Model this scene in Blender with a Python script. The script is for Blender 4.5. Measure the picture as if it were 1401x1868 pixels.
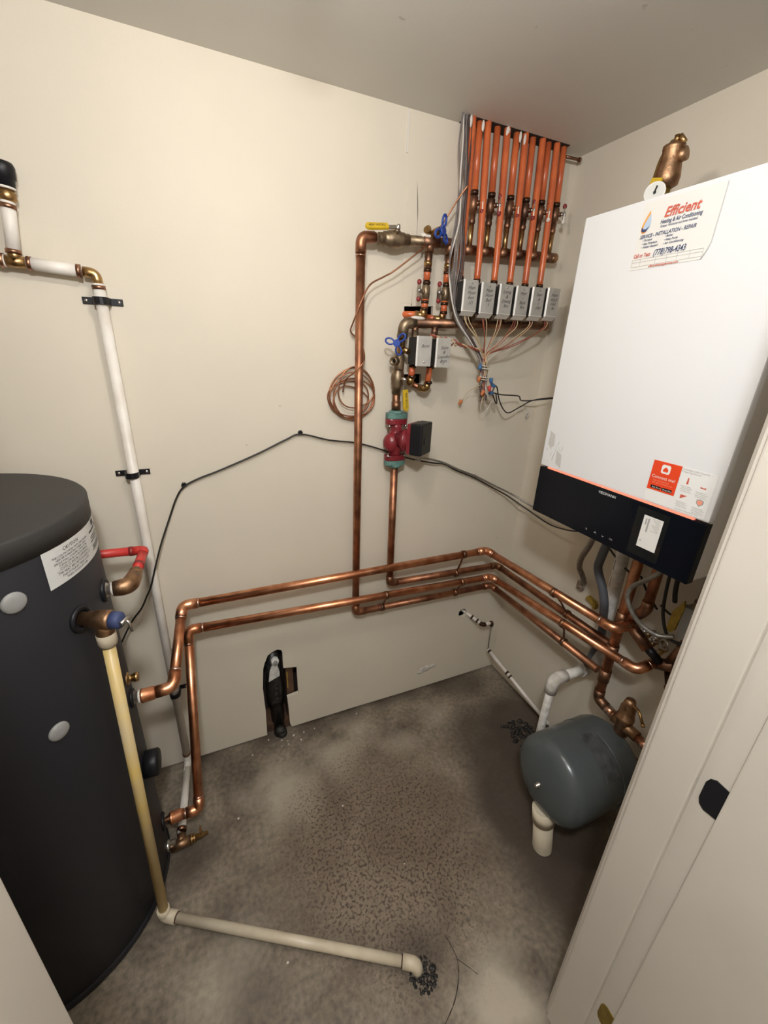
import bpy, bmesh, math, random
from mathutils import Vector, Matrix
random.seed(7)
for o in list(bpy.data.objects):
    bpy.data.objects.remove(o)
SC = bpy.context.scene
COL = SC.collection

# ------------------------------------------------------------------ camera
cam = bpy.data.cameras.new('camera')
cam.sensor_fit = 'HORIZONTAL'
cam.sensor_width = 36.0
cam.lens = 36.0 * 753.2 / 1401.0
cam.clip_start = 0.02
camo = bpy.data.objects.new('camera', cam)
COL.objects.link(camo)
_r = Vector((0.91588, -0.39953, 0.03925)); _u = Vector((0.11349, 0.35147, 0.92930)); _f = Vector((0.38508, 0.84667, -0.36724))
camo.matrix_world = Matrix(((_r.x, _u.x, -_f.x, 0), (_r.y, _u.y, -_f.y, 0), (_r.z, _u.z, -_f.z, 1.4574), (0, 0, 0, 1)))
SC.camera = camo

# ------------------------------------------------------------------ world and exposure
w = bpy.data.worlds.new('hallway_light')
SC.world = w
w.use_nodes = True
w.node_tree.nodes['Background'].inputs[0].default_value = (1.0, 0.96, 0.90, 1)
w.node_tree.nodes['Background'].inputs[1].default_value = 0.03
SC.view_settings.view_transform = 'Standard'
SC.view_settings.look = 'None'
SC.view_settings.gamma = 1.0
SC.view_settings.use_curve_mapping = False
SC.view_settings.exposure = -0.08
LAMP_WATTS = 9.2
LAMP_POS = Vector((0.15, 0.56, 1.965))
HALL_FILL_WATTS = 41.0
HALL_FILL_POS = Vector((-0.03, -0.10, 1.92))

# ------------------------------------------------------------------ room dimensions
YB, XR, XL, ZC = 1.269, 1.207, -0.95, 2.05     # back wall, right wall, left wall, ceiling
YF0, YF1 = 0.150, 0.262                        # the wall with the doorway
JX0, JX1 = -0.163, 0.605                       # door opening

# ------------------------------------------------------------------ materials
def mat(name, col, rough=0.5, metal=0.0, var=0.0, scale=20.0, col2=None, bump=0.0, bscale=None, spec=None, emit=None, est=0.0, coat=0.0, alpha=None, trans=0.0):
    m = bpy.data.materials.new(name)
    m.use_nodes = True
    nt = m.node_tree
    b = nt.nodes['Principled BSDF']
    b.inputs['Base Color'].default_value = (*col, 1)
    b.inputs['Roughness'].default_value = rough
    b.inputs['Metallic'].default_value = metal
    if spec is not None: b.inputs['Specular IOR Level'].default_value = spec
    if coat: b.inputs['Coat Weight'].default_value = coat
    if trans: b.inputs['Transmission Weight'].default_value = trans
    if emit is not None:
        b.inputs['Emission Color'].default_value = (*emit, 1); b.inputs['Emission Strength'].default_value = est
    if col2 is not None or var or bump:
        tc = nt.nodes.new('ShaderNodeTexCoord')
        geo = nt.nodes.new('ShaderNodeNewGeometry')
        n = nt.nodes.new('ShaderNodeTexNoise')
        n.inputs['Scale'].default_value = scale; n.inputs['Detail'].default_value = 5
        nt.links.new(geo.outputs['Position'], n.inputs['Vector'])
        if col2 is None:
            col2 = tuple(max(0, c * (1 - var)) for c in col)
        rp = nt.nodes.new('ShaderNodeValToRGB')
        rp.color_ramp.elements[0].position = 0.36; rp.color_ramp.elements[0].color = (*col2, 1)
        rp.color_ramp.elements[1].position = 0.64; rp.color_ramp.elements[1].color = (*col, 1)
        nt.links.new(n.outputs['Fac'], rp.inputs['Fac'])
        nt.links.new(rp.outputs['Color'], b.inputs['Base Color'])
        if bump:
            n2 = nt.nodes.new('ShaderNodeTexNoise')
            n2.inputs['Scale'].default_value = bscale or scale * 4; n2.inputs['Detail'].default_value = 3
            nt.links.new(geo.outputs['Position'], n2.inputs['Vector'])
            bp = nt.nodes.new('ShaderNodeBump')
            bp.inputs['Strength'].default_value = bump; bp.inputs['Distance'].default_value = 0.002
            nt.links.new(n2.outputs['Fac'], bp.inputs['Height'])
            nt.links.new(bp.outputs['Normal'], b.inputs['Normal'])
    return m

def wall_material(name, col, scuff=(0.30, 0.26, 0.21)):
    m = bpy.data.materials.new(name); m.use_nodes = True
    nt = m.node_tree; b = nt.nodes['Principled BSDF']; b.inputs['Roughness'].default_value = 0.62
    b.inputs['Specular IOR Level'].default_value = 0.3
    geo = nt.nodes.new('ShaderNodeNewGeometry')
    def noise(s, d=4, w=None):
        n = nt.nodes.new('ShaderNodeTexNoise'); n.inputs['Scale'].default_value = s; n.inputs['Detail'].default_value = d
        nt.links.new(geo.outputs['Position'], n.inputs['Vector']); return n
    def ramp(a, bb, c0, c1):
        r = nt.nodes.new('ShaderNodeValToRGB'); e = r.color_ramp.elements
        e[0].position = a; e[0].color = (*c0, 1); e[1].position = bb; e[1].color = (*c1, 1); return r
    n1 = noise(2.2); r1 = ramp(0.35, 0.68, tuple(c * 0.93 for c in col), col)
    nt.links.new(n1.outputs['Fac'], r1.inputs['Fac'])
    n2 = noise(30.0, 2); r2 = ramp(0.765, 0.80, (0, 0, 0), (1, 1, 1)); nt.links.new(n2.outputs['Fac'], r2.inputs['Fac'])
    mx = nt.nodes.new('ShaderNodeMix'); mx.data_type = 'RGBA'; mx.inputs[7].default_value = (*scuff, 1)
    sc = nt.nodes.new('ShaderNodeMath'); sc.operation = 'MULTIPLY'; sc.inputs[1].default_value = 0.4
    nt.links.new(r2.outputs['Color'], sc.inputs[0]); nt.links.new(sc.outputs[0], mx.inputs[0])
    nt.links.new(r1.outputs['Color'], mx.inputs[6]); nt.links.new(mx.outputs[2], b.inputs['Base Color'])
    n3 = noise(240.0, 2); bp = nt.nodes.new('ShaderNodeBump'); bp.inputs['Strength'].default_value = 0.12; bp.inputs['Distance'].default_value = 0.001
    nt.links.new(n3.outputs['Fac'], bp.inputs['Height']); nt.links.new(bp.outputs['Normal'], b.inputs['Normal'])
    return m

def floor_material():
    m = bpy.data.materials.new('worn_concrete'); m.use_nodes = True
    nt = m.node_tree; b = nt.nodes['Principled BSDF']
    geo = nt.nodes.new('ShaderNodeNewGeometry')
    L = nt.links.new
    def noise(s, d=5, dist=0.0):
        n = nt.nodes.new('ShaderNodeTexNoise'); n.inputs['Scale'].default_value = s; n.inputs['Detail'].default_value = d
        n.inputs['Distortion'].default_value = dist
        L(geo.outputs['Position'], n.inputs['Vector']); return n.outputs['Fac']
    def ramp(src, a, bb, c0=(0, 0, 0), c1=(1, 1, 1)):
        r = nt.nodes.new('ShaderNodeValToRGB'); e = r.color_ramp.elements
        e[0].position = a; e[0].color = (*c0, 1); e[1].position = bb; e[1].color = (*c1, 1); L(src, r.inputs['Fac']); return r.outputs['Color']
    def mth(op, a, bb):
        q = nt.nodes.new('ShaderNodeMath'); q.operation = op; q.use_clamp = op in ('ADD', 'SUBTRACT')
        for i, s in enumerate((a, bb)):
            if isinstance(s, (int, float)): q.inputs[i].default_value = s
            else: L(s, q.inputs[i])
        return q.outputs[0]
    def blob(cx, cy, rad, soft, wob=0.12):
        d = nt.nodes.new('ShaderNodeVectorMath'); d.operation = 'DISTANCE'; L(geo.outputs['Position'], d.inputs[0]); d.inputs[1].default_value = (cx, cy, 0)
        s = mth('MULTIPLY', noise(8.0, 9), wob * 2); t = nt.nodes.new('ShaderNodeMath'); t.operation = 'ADD'; L(d.outputs['Value'], t.inputs[0]); L(s, t.inputs[1])
        return ramp(t.outputs[0], max(0, rad + wob - soft), rad + wob + soft, (1, 1, 1), (0, 0, 0))
    def mix(f, a, bb):
        x = nt.nodes.new('ShaderNodeMix'); x.data_type = 'RGBA'; L(f, x.inputs[0])
        for i, s in ((6, a), (7, bb)):
            if isinstance(s, tuple): x.inputs[i].default_value = (*s, 1)
            else: L(s, x.inputs[i])
        return x.outputs[2]
    base = ramp(noise(5.0, 12, 0.8), 0.34, 0.68, (0.135, 0.108, 0.080), (0.285, 0.240, 0.182))
    grain = ramp(noise(70.0, 4), 0.28, 0.75, (0.58, 0.57, 0.56), (1.22, 1.22, 1.22))
    mu = nt.nodes.new('ShaderNodeMix'); mu.data_type = 'RGBA'; mu.blend_type = 'MULTIPLY'; mu.inputs[0].default_value = 1.0
    L(base, mu.inputs[6]); L(grain, mu.inputs[7]); c = mu.outputs[2]
    # pale worn patches of laitance
    for (x, y, r_, k) in ((0.13, 1.02, 0.10, 0.75), (0.33, 1.08, 0.07, 0.75), (0.45, 1.17, 0.05, 0.6), (0.60, 1.04, 0.028, 0.8), (0.80, 1.13, 0.06, 0.45), (0.52, 0.33, 0.08, 0.9), (-0.10, 0.62, 0.07, 0.4)):
        c = mix(mth('MULTIPLY', blob(x, y, r_, 0.055), k), c, (0.44, 0.385, 0.305))
    # rough pitted middle
    pm = blob(0.40, 0.74, 0.30, 0.10, 0.12)
    pits = ramp(noise(125.0, 5, 0.2), 0.37, 0.47, (1, 1, 1), (0, 0, 0))
    pits = mth('MULTIPLY', pits, pm)
    c = mix(mth('MULTIPLY', pm, 0.55), c, (0.180, 0.128, 0.086))
    c = mix(mth('MULTIPLY', pits, 0.85), c, (0.050, 0.034, 0.024))
    # old damp stains; shade under the boiler and beside the right jamb painted in too
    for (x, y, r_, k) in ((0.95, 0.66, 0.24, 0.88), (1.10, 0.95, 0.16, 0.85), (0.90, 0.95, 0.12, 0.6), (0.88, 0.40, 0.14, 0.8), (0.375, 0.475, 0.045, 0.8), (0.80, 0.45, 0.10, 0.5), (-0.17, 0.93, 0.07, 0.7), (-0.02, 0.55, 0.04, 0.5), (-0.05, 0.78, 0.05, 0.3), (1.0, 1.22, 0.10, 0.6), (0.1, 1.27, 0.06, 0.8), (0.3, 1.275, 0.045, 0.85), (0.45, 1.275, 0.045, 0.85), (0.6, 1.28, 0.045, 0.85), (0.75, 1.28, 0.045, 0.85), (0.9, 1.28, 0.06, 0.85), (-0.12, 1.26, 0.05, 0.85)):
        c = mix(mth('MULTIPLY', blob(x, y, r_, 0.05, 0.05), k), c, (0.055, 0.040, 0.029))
    L(c, b.inputs['Base Color'])
    rr = ramp(noise(9.0), 0.3, 0.7, (0.42, 0.42, 0.42), (0.75, 0.75, 0.75)); L(rr, b.inputs['Roughness'])
    h = mth('SUBTRACT', mth('ADD', mth('MULTIPLY', noise(70.0, 4), 0.25), 0.5), mth('MULTIPLY', pits, 0.6))
    bp = nt.nodes.new('ShaderNodeBump'); bp.inputs['Strength'].default_value = 0.6; bp.inputs['Distance'].default_value = 0.004
    L(h, bp.inputs['Height']); L(bp.outputs['Normal'], b.inputs['Normal'])
    return m

M = {}
M['wall'] = wall_material('cream_wall_paint', (0.70, 0.635, 0.525))
M['ceil'] = wall_material('ceiling_paint', (0.72, 0.70, 0.65))
M['trim'] = mat('door_trim_paint', (0.53, 0.485, 0.425), 0.42, var=0.05, scale=6)
M['plaster'] = mat('chipped_gypsum', (0.66, 0.62, 0.56), 0.9, var=0.3, scale=60, bump=0.6)
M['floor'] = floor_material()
M['copper'] = mat('bright_copper', (0.80, 0.40, 0.235), 0.33, 1.0, col2=(0.55, 0.22, 0.11), scale=26)
M['copper_old'] = mat('tarnished_copper', (0.52, 0.245, 0.135), 0.46, 1.0, col2=(0.26, 0.115, 0.07), scale=24)
M['copper_dark'] = mat('brown_copper', (0.34, 0.18, 0.105), 0.46, 1.0, col2=(0.15, 0.085, 0.06), scale=30)
M['solder'] = mat('solder_joint', (0.62, 0.50, 0.44), 0.28, 1.0, col2=(0.60, 0.30, 0.18), scale=60)
M['brass'] = mat('brass', (0.55, 0.36, 0.16), 0.32, 1.0, col2=(0.30, 0.18, 0.08), scale=40)
M['bronze'] = mat('cast_bronze', (0.42, 0.25, 0.14), 0.45, 1.0, col2=(0.24, 0.14, 0.08), scale=50, bump=0.3)
M['greybrass'] = mat('oxidised_brass', (0.36, 0.275, 0.18), 0.45, 0.9, col2=(0.18, 0.13, 0.085), scale=45)
M['steel'] = mat('plated_steel', (0.62, 0.60, 0.57), 0.28, 1.0, var=0.2, scale=40)
M['alu'] = mat('aluminium_cover', (0.50, 0.48, 0.44), 0.42, 0.30, var=0.12, scale=30)
M['steelpaint'] = mat('bright_folded_edge', (0.80, 0.78, 0.74), 0.35, 0.2)
M['dark'] = mat('dark_metal_body', (0.035, 0.032, 0.03), 0.6, 0.2)
M['orange'] = mat('orange_pipe', (0.62, 0.145, 0.045), 0.30, col2=(0.47, 0.10, 0.035), scale=18)
M['crimp'] = mat('crimp_ring', (0.10, 0.055, 0.035), 0.4, 0.9, var=0.4, scale=60)
M['coppercrimp'] = mat('copper_crimp_ring', (0.42, 0.22, 0.14), 0.35, 1.0, var=0.4, scale=60)
M['white_pipe'] = mat('white_plastic_pipe', (0.80, 0.76, 0.70), 0.42, col2=(0.70, 0.64, 0.57), scale=16)
M['grimy_pvc'] = mat('grimy_white_pvc', (0.78, 0.76, 0.72), 0.5, col2=(0.50, 0.46, 0.41), scale=30)
M['cpvc'] = mat('yellowed_pipe', (0.66, 0.47, 0.15), 0.4, col2=(0.58, 0.46, 0.27), scale=8)
M['cream_pipe'] = mat('cream_pvc', (0.68, 0.60, 0.46), 0.4, col2=(0.56, 0.48, 0.36), scale=14)
M['red_pipe'] = mat('red_pipe', (0.52, 0.035, 0.028), 0.38)
M['black'] = mat('black_plastic', (0.008, 0.008, 0.010), 0.42, spec=0.3)
M['rubber'] = mat('black_cable_jacket', (0.012, 0.011, 0.010), 0.5)
M['abs'] = mat('black_drain_plastic', (0.02, 0.018, 0.017), 0.35, var=0.5, scale=50, bump=0.3)
M['grey_cable'] = mat('grey_cable_jacket', (0.18, 0.155, 0.15), 0.55, var=0.3, scale=30)
M['white_cable'] = mat('white_cable_jacket', (0.62, 0.58, 0.52), 0.5)
M['tan_wire'] = mat('tan_wire', (0.56, 0.42, 0.25), 0.5)
M['red_wire'] = mat('red_brown_wire', (0.30, 0.075, 0.05), 0.5)
M['brown_wire'] = mat('brown_cable', (0.07, 0.045, 0.04), 0.55)
M['blue'] = mat('blue_handle', (0.015, 0.055, 0.30), 0.35)
M['bluenut'] = mat('blue_wire_nut', (0.05, 0.14, 0.32), 0.5)
M['rednut'] = mat('red_wire_nut', (0.50, 0.06, 0.05), 0.5)
M['orangenut'] = mat('orange_wire_nut', (0.50, 0.16, 0.05), 0.5)
M['yellow'] = mat('yellow_grip', (0.66, 0.44, 0.02), 0.45, var=0.15, scale=60)
M['yellow_dull'] = mat('dull_yellow_grip', (0.42, 0.27, 0.04), 0.5, var=0.3, scale=60)
M['redgrip'] = mat('dark_red_tip', (0.22, 0.02, 0.02), 0.45)
M['whitegrip'] = mat('white_tip', (0.7, 0.66, 0.6), 0.45)
M['pumpred'] = mat('red_pump_enamel', (0.22, 0.020, 0.028), 0.30, var=0.3, scale=30, bump=0.15)
M['green'] = mat('green_flange_enamel', (0.12, 0.24, 0.21), 0.45, var=0.3, scale=60)
M['tank'] = mat('dark_grey_tank_jacket', (0.022, 0.022, 0.026), 0.45, spec=0.28, var=0.08, scale=4)
M['tankcap'] = mat('black_tank_lid', (0.040, 0.038, 0.036), 0.55, spec=0.3, bump=0.1, bscale=500, var=0.1, scale=5)
M['greycap'] = mat('grey_plastic_plug', (0.30, 0.30, 0.29), 0.45)
M['label'] = mat('white_label_paper', (0.62, 0.62, 0.60), 0.5)
M['ink'] = mat('black_ink', (0.03, 0.03, 0.035), 0.6)
M['greyink'] = mat('grey_ink', (0.33, 0.32, 0.31), 0.6)
M['paleink'] = mat('pale_grey_ink', (0.52, 0.50, 0.48), 0.6)
M['blueink'] = mat('navy_ink', (0.035, 0.05, 0.13), 0.6)
M['lightblueink'] = mat('light_blue_ink', (0.42, 0.52, 0.64), 0.6)
M['redink'] = mat('red_ink', (0.55, 0.10, 0.06), 0.6)
M['orangeink'] = mat('orange_ink', (0.72, 0.33, 0.08), 0.6)
M['sticker'] = mat('cream_sticker_paper', (0.70, 0.68, 0.645), 0.45)
M['white'] = mat('white_boiler_enamel', (0.69, 0.69, 0.695), 0.32, spec=0.4)
M['boilerside'] = mat('grey_boiler_side', (0.62, 0.60, 0.58), 0.45)
M['glossblack'] = mat('gloss_black_panel', (0.004, 0.005, 0.008), 0.16, spec=0.18)
M['screen'] = mat('black_display', (0.010, 0.011, 0.011), 0.08)
M['connect'] = mat('orange_red_sticker', (0.70, 0.055, 0.012), 0.4)
M['paleorange'] = mat('pale_orange_ink', (0.80, 0.30, 0.20), 0.5)
M['whiteink'] = mat('white_ink', (0.74, 0.73, 0.71), 0.5)
M['led'] = mat('lit_red_strip', (0.8, 0.2, 0.1), 0.4, emit=(1.0, 0.24, 0.17), est=0.85)
M['extank'] = mat('blue_grey_tank_enamel', (0.075, 0.088, 0.092), 0.26, var=0.06, scale=8)
M['dullblack'] = mat('worn_dark_decal', (0.040, 0.042, 0.044), 0.5, col2=(0.085, 0.09, 0.095), scale=40)
M['hose'] = mat('dark_grey_hose', (0.085, 0.090, 0.105), 0.55)
M['flex'] = mat('flexible_conduit', (0.34, 0.32, 0.29), 0.4, 0.7, var=0.3, scale=80)
M['wood'] = mat('dirty_stud_wood', (0.11, 0.055, 0.028), 0.8, col2=(0.05, 0.026, 0.015), scale=18)
M['cavity'] = mat('dark_wall_cavity', (0.030, 0.020, 0.015), 0.9)
M['paper'] = mat('torn_white_wrap', (0.72, 0.71, 0.68), 0.6, var=0.3, scale=40)
M['mud'] = mat('wet_black_debris', (0.014, 0.012, 0.011), 0.3, var=0.6, scale=90, bump=1.0)
M['glassdial'] = mat('gauge_face', (0.62, 0.62, 0.58), 0.3)
M['olive'] = mat('olive_brass', (0.30, 0.20, 0.035), 0.5, 0.6, var=0.4, scale=30)

# ------------------------------------------------------------------ helpers
ROOT = {}

def V(*a):
    return Vector(a[0]) if len(a) == 1 else Vector(a)

def thing(name, label, cat, loc=(0, 0, 0), group=None):
    o = bpy.data.objects.new(name, None); COL.objects.link(o)
    o.location = loc; o.empty_display_size = 0.02
    o['label'] = label; o['category'] = cat
    if group: o['group'] = group
    ROOT[o] = V(loc)
    return o

def tag(o, label, cat, group=None):
    o['label'] = label; o['category'] = cat
    if group: o['group'] = group
    return o

def frame(d):
    d = V(d).normalized()
    a = Vector((0, 0, 1)) if abs(d.z) < 0.9 else Vector((1, 0, 0))
    u = a.cross(d).normalized(); return u, d.cross(u).normalized(), d

def fillet(pts, bend, k=6):
    pts = [V(p) for p in pts]; out = [pts[0]]
    for i in range(1, len(pts) - 1):
        a, p, b = pts[i - 1], pts[i], pts[i + 1]
        d1 = (p - a); d2 = (b - p); l1, l2 = d1.length, d2.length
        d1.normalize(); d2.normalize()
        r = min(bend, l1 * 0.48, l2 * 0.48)
        s, e = p - d1 * r, p + d2 * r
        for j in range(k + 1):
            t = j / k; out.append(s.lerp(p, t).lerp(p.lerp(e, t), t))
    out.append(pts[-1]); return out

def spline(pts, k=6):
    pts = [V(p) for p in pts]; q = [pts[0] * 2 - pts[1]] + pts + [pts[-1] * 2 - pts[-2]]; out = []
    for i in range(1, len(q) - 2):
        p0, p1, p2, p3 = q[i - 1:i + 3]
        for j in range(k):
            t = j / k
            out.append(0.5 * ((2 * p1) + (p2 - p0) * t + (2 * p0 - 5 * p1 + 4 * p2 - p3) * t * t + (3 * p1 - p0 - 3 * p2 + p3) * t ** 3))
    out.append(pts[-1]); return out

class MB:
    def __init__(s): s.v = []; s.f = []; s.sm = []
    def add(s, vs, fs, smooth=False):
        o = len(s.v); s.v += [V(p) for p in vs]
        for f in fs: s.f.append([i + o for i in f]); s.sm.append(smooth)
        return s
    def box(s, c, size, rot=None):
        c = V(c); h = V(size) / 2; vs = []
        for x in (-1, 1):
            for y in (-1, 1):
                for z in (-1, 1):
                    p = Vector((x * h.x, y * h.y, z * h.z))
                    if rot is not None: p = rot @ p
                    vs.append(c + p)
        return s.add(vs, [(0, 1, 3, 2), (4, 6, 7, 5), (0, 4, 5, 1), (2, 3, 7, 6), (0, 2, 6, 4), (1, 5, 7, 3)])
    def span(s, a, b):
        a, b = V(a), V(b); return s.box((a + b) / 2, (abs(b.x - a.x), abs(b.y - a.y), abs(b.z - a.z)))
    def tube(s, pts, r, n=12, caps=True):
        pts = [V(p) for p in pts]
        q = [pts[0]]
        for p in pts[1:]:
            if (p - q[-1]).length > 1e-6: q.append(p)
        pts = q; m = len(pts)
        rs = r if isinstance(r, (list, tuple)) else [r] * m
        tang = []
        for i in range(m):
            t = (pts[min(i + 1, m - 1)] - pts[max(i - 1, 0)]); tang.append(t.normalized())
        u, v, _ = frame(tang[0]); vs = []
        for i in range(m):
            if i:
                u = (u - tang[i] * u.dot(tang[i]));
                if u.length < 1e-6: u = frame(tang[i])[0]
                u.normalize(); v = tang[i].cross(u)
            for j in range(n):
                a = 2 * math.pi * j / n; vs.append(pts[i] + (u * math.cos(a) + v * math.sin(a)) * rs[i])
        fs = [(i * n + j, i * n + (j + 1) % n, (i + 1) * n + (j + 1) % n, (i + 1) * n + j) for i in range(m - 1) for j in range(n)]
        s.add(vs, fs, True)
        if caps:
            s.add([vs[j] for j in range(n)][::-1], [tuple(range(n))]); s.add([vs[(m - 1) * n + j] for j in range(n)], [tuple(range(n))])
        return s
    def cyl(s, a, b, r, r2=None, n=16, caps=True):
        return s.tube([a, b], [r, r if r2 is None else r2], n, caps)
    def lathe(s, p, d, prof, n=20, smooth=True):
        u, v, d = frame(d); p = V(p); vs = []; k = len(prof)
        for (t, r) in prof:
            for j in range(n):
                a = 2 * math.pi * j / n; vs.append(p + d * t + (u * math.cos(a) + v * math.sin(a)) * r)
        fs = [(i * n + j, i * n + (j + 1) % n, (i + 1) * n + (j + 1) % n, (i + 1) * n + j) for i in range(k - 1) for j in range(n)]
        s.add(vs, fs, smooth)
        if prof[0][1] > 1e-5: s.add([vs[j] for j in range(n)][::-1], [tuple(range(n))])
        if prof[-1][1] > 1e-5: s.add([vs[(k - 1) * n + j] for j in range(n)], [tuple(range(n))])
        return s
    def sphere(s, c, r, n=14, m=8, sx=1, sy=1, sz=1):
        vs = []; c = V(c)
        for i in range(m + 1):
            a = math.pi * i / m
            for j in range(n):
                b = 2 * math.pi * j / n; vs.append(c + Vector((r * sx * math.sin(a) * math.cos(b), r * sy * math.sin(a) * math.sin(b), r * sz * math.cos(a))))
        return s.add(vs, [(i * n + j, (i + 1) * n + j, (i + 1) * n + (j + 1) % n, i * n + (j + 1) % n) for i in range(m) for j in range(n)], True)
    def torus(s, c, d, R, r, n=28, m=8):
        u, v, d = frame(d); c = V(c); vs = []
        for i in range(n):
            a = 2 * math.pi * i / n; e = u * math.cos(a) + v * math.sin(a)
            for j in range(m):
                b = 2 * math.pi * j / m; vs.append(c + e * (R + r * math.cos(b)) + d * r * math.sin(b))
        return s.add(vs, [(i * m + j, ((i + 1) % n) * m + j, ((i + 1) % n) * m + (j + 1) % m, i * m + (j + 1) % m) for i in range(n) for j in range(m)], True)
    def prism(s, poly, o, u, v, t):
        """poly of (a,b) in the plane o + a*u + b*v, thickness t along u x v"""
        o, u, v = V(o), V(u), V(v); w_ = u.cross(v).normalized() * t; k = len(poly)
        A = [o + u * a + v * b for a, b in poly]; B = [p + w_ for p in A]
        return s.add(A + B, [tuple(range(k))[::-1], tuple(range(k, 2 * k))] + [(i, (i + 1) % k, k + (i + 1) % k, k + i) for i in range(k)])
    def build(s, name, m, parent=None, origin=None, bevel=0.0, kind=None):
        me = bpy.data.meshes.new(name)
        off = V(0, 0, 0)
        if parent is not None:
            off = ROOT[parent]
        elif origin is not None: off = V(origin)
        me.from_pydata([p - off for p in s.v], [], s.f)
        me.polygons.foreach_set('use_smooth', s.sm)
        me.update()
        bm = bmesh.new(); bm.from_mesh(me)
        bmesh.ops.remove_doubles(bm, verts=bm.verts, dist=1e-6)
        bmesh.ops.recalc_face_normals(bm, faces=bm.faces)
        if bevel:
            ed = [e for e in bm.edges if len(e.link_faces) == 2 and e.calc_face_angle(0) > 0.6]
            bmesh.ops.bevel(bm, geom=ed, offset=bevel, segments=2, profile=0.6, affect='EDGES')
        bm.to_mesh(me); bm.free()
        me.materials.append(M[m] if isinstance(m, str) else m)
        o = bpy.data.objects.new(name, me); COL.objects.link(o)
        if parent is not None:
            o.parent = parent; ROOT[o] = off
        else:
            o.location = off; ROOT[o] = off
        if kind: o['kind'] = kind
        return o

def struct(name, mb, m, **k):
    return mb.build(name, m, kind='structure', **k)

def sleeve(a, b, r, n=14):
    return MB().cyl(a, b, r, n=n)

def run(parent, pts, r, m, em=None, bend=0.03, sm=None, n=14, fat=1.14):
    """a soldered pipe: one part per straight length and one per elbow"""
    pts = [V(p) for p in pts]; em = em or m
    cuts = []
    for i in range(len(pts) - 1):
        a, b = pts[i].copy(), pts[i + 1].copy(); d = (b - a).normalized()
        if i > 0: a += d * bend * 0.8
        if i < len(pts) - 2: b -= d * bend * 0.8
        MB().cyl(a, b, r, n=n).build('pipe', m, parent)
    for i in range(1, len(pts) - 1):
        d1 = (pts[i] - pts[i - 1]).normalized(); d2 = (pts[i + 1] - pts[i]).normalized()
        a, b = pts[i] - d1 * (bend * 1.35), pts[i] + d2 * (bend * 1.35)
        e = MB().tube(fillet([a, pts[i], b], bend * 0.95, 7), r * fat, n=n + 2).build('elbow', em, parent)
        if sm:
            MB().cyl(a - d1 * 0.006, a + d1 * 0.001, r * 1.07, n=n).build('solder_joint', sm, e)
            MB().cyl(b - d2 * 0.001, b + d2 * 0.006, r * 1.07, n=n).build('solder_joint', sm, e)

def lettering(parent, lines, m, name='lettering', bold=0.0):
    """lines: (text, size, origin, u, v, align, shear)"""
    mb = MB()
    for (tx, size, o, u, v, al, sh) in lines:
        c = bpy.data.curves.new('t', 'FONT'); c.body = tx; c.size = size; c.align_x = al; c.shear = sh; c.resolution_u = 2; c.offset = size * bold
        ob = bpy.data.objects.new('t', c); COL.objects.link(ob)
        me = ob.to_mesh()
        o, u, v = V(o), V(u), V(v)
        mb.add([o + u * p.co.x + v * p.co.y for p in me.vertices], [tuple(f.vertices) for f in me.polygons])
        ob.to_mesh_clear(); bpy.data.objects.remove(ob); bpy.data.curves.remove(c)
    return mb.build(name, m, parent)

def oval_handle(parent, hub, axis, up, R, m='blue'):
    """three-lobed cast hand wheel"""
    u0 = V(up).normalized(); d = V(axis).normalized(); v0 = d.cross(u0).normalized(); mb = MB()
    mb.cyl(V(hub) - d * 0.004, V(hub) + d * 0.005, R * 0.30, n=12)
    for k in range(3):
        a = k * 2 * math.pi / 3; e = u0 * math.cos(a) + v0 * math.sin(a); t = d.cross(e)
        loop = []
        for j in range(13):
            b = -math.pi * 0.86 + j * (2 * math.pi * 0.86) / 12
            loop.append(V(hub) + e * (R * 0.62 + R * 0.36 * math.cos(b)) + t * (R * 0.24 * math.sin(b)))
        loop = [V(hub) + e * R * 0.1 + t * (-R * 0.2)] + loop + [V(hub) + e * R * 0.1 + t * R * 0.2]
        mb.tube(loop, R * 0.085, n=6)
    return mb.build('handwheel', m, parent)

# ------------------------------------------------------------------ the room
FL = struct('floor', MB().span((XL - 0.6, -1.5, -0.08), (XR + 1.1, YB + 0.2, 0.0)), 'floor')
def floor_crack(pts, w_):
    pts = spline(pts, 5); vs = []
    for i, p in enumerate(pts):
        t = (pts[min(i + 1, len(pts) - 1)] - pts[max(i - 1, 0)]).normalized(); n_ = V(-t.y, t.x, 0) * w_ * (0.6 + 0.8 * random.random())
        vs += [p + n_, p - n_]
    MB().add(vs, [(2 * i, 2 * i + 1, 2 * i + 3, 2 * i + 2) for i in range(len(pts) - 1)]).build('crack', 'cavity', FL)
floor_crack([(0.448, 0.475, 0.0004), (0.452, 0.45, 0.0004), (0.452, 0.42, 0.0004), (0.436, 0.39, 0.0004), (0.405, 0.36, 0.0004), (0.36, 0.335, 0.0004)], 0.0011)
floor_crack([(0.452, 0.422, 0.0004), (0.468, 0.402, 0.0004), (0.485, 0.378, 0.0004)], 0.0008)
CE = struct('ceiling', MB().span((XL - 0.6, -1.5, ZC), (XR + 1.1, YB + 0.2, ZC + 0.08)), 'ceil')
MB().prism([(0.756, 1.258), (0.758, 1.221), (0.90, 1.219), (1.118, 1.217), (1.124, 1.266), (0.756, 1.268)], (0, 0, ZC - 0.0012), (1, 0, 0), (0, 1, 0), 0.002).build('pipe_opening', 'cavity', CE)
struct('wall_left', MB().span((XL - 0.08, YF0, 0), (XL, YB + 0.1, ZC)), 'wall')
struct('wall_right', MB().span((XR, YF0, 0.004), (XR + 0.08, YB + 0.2, ZC)), 'wall')

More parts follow.
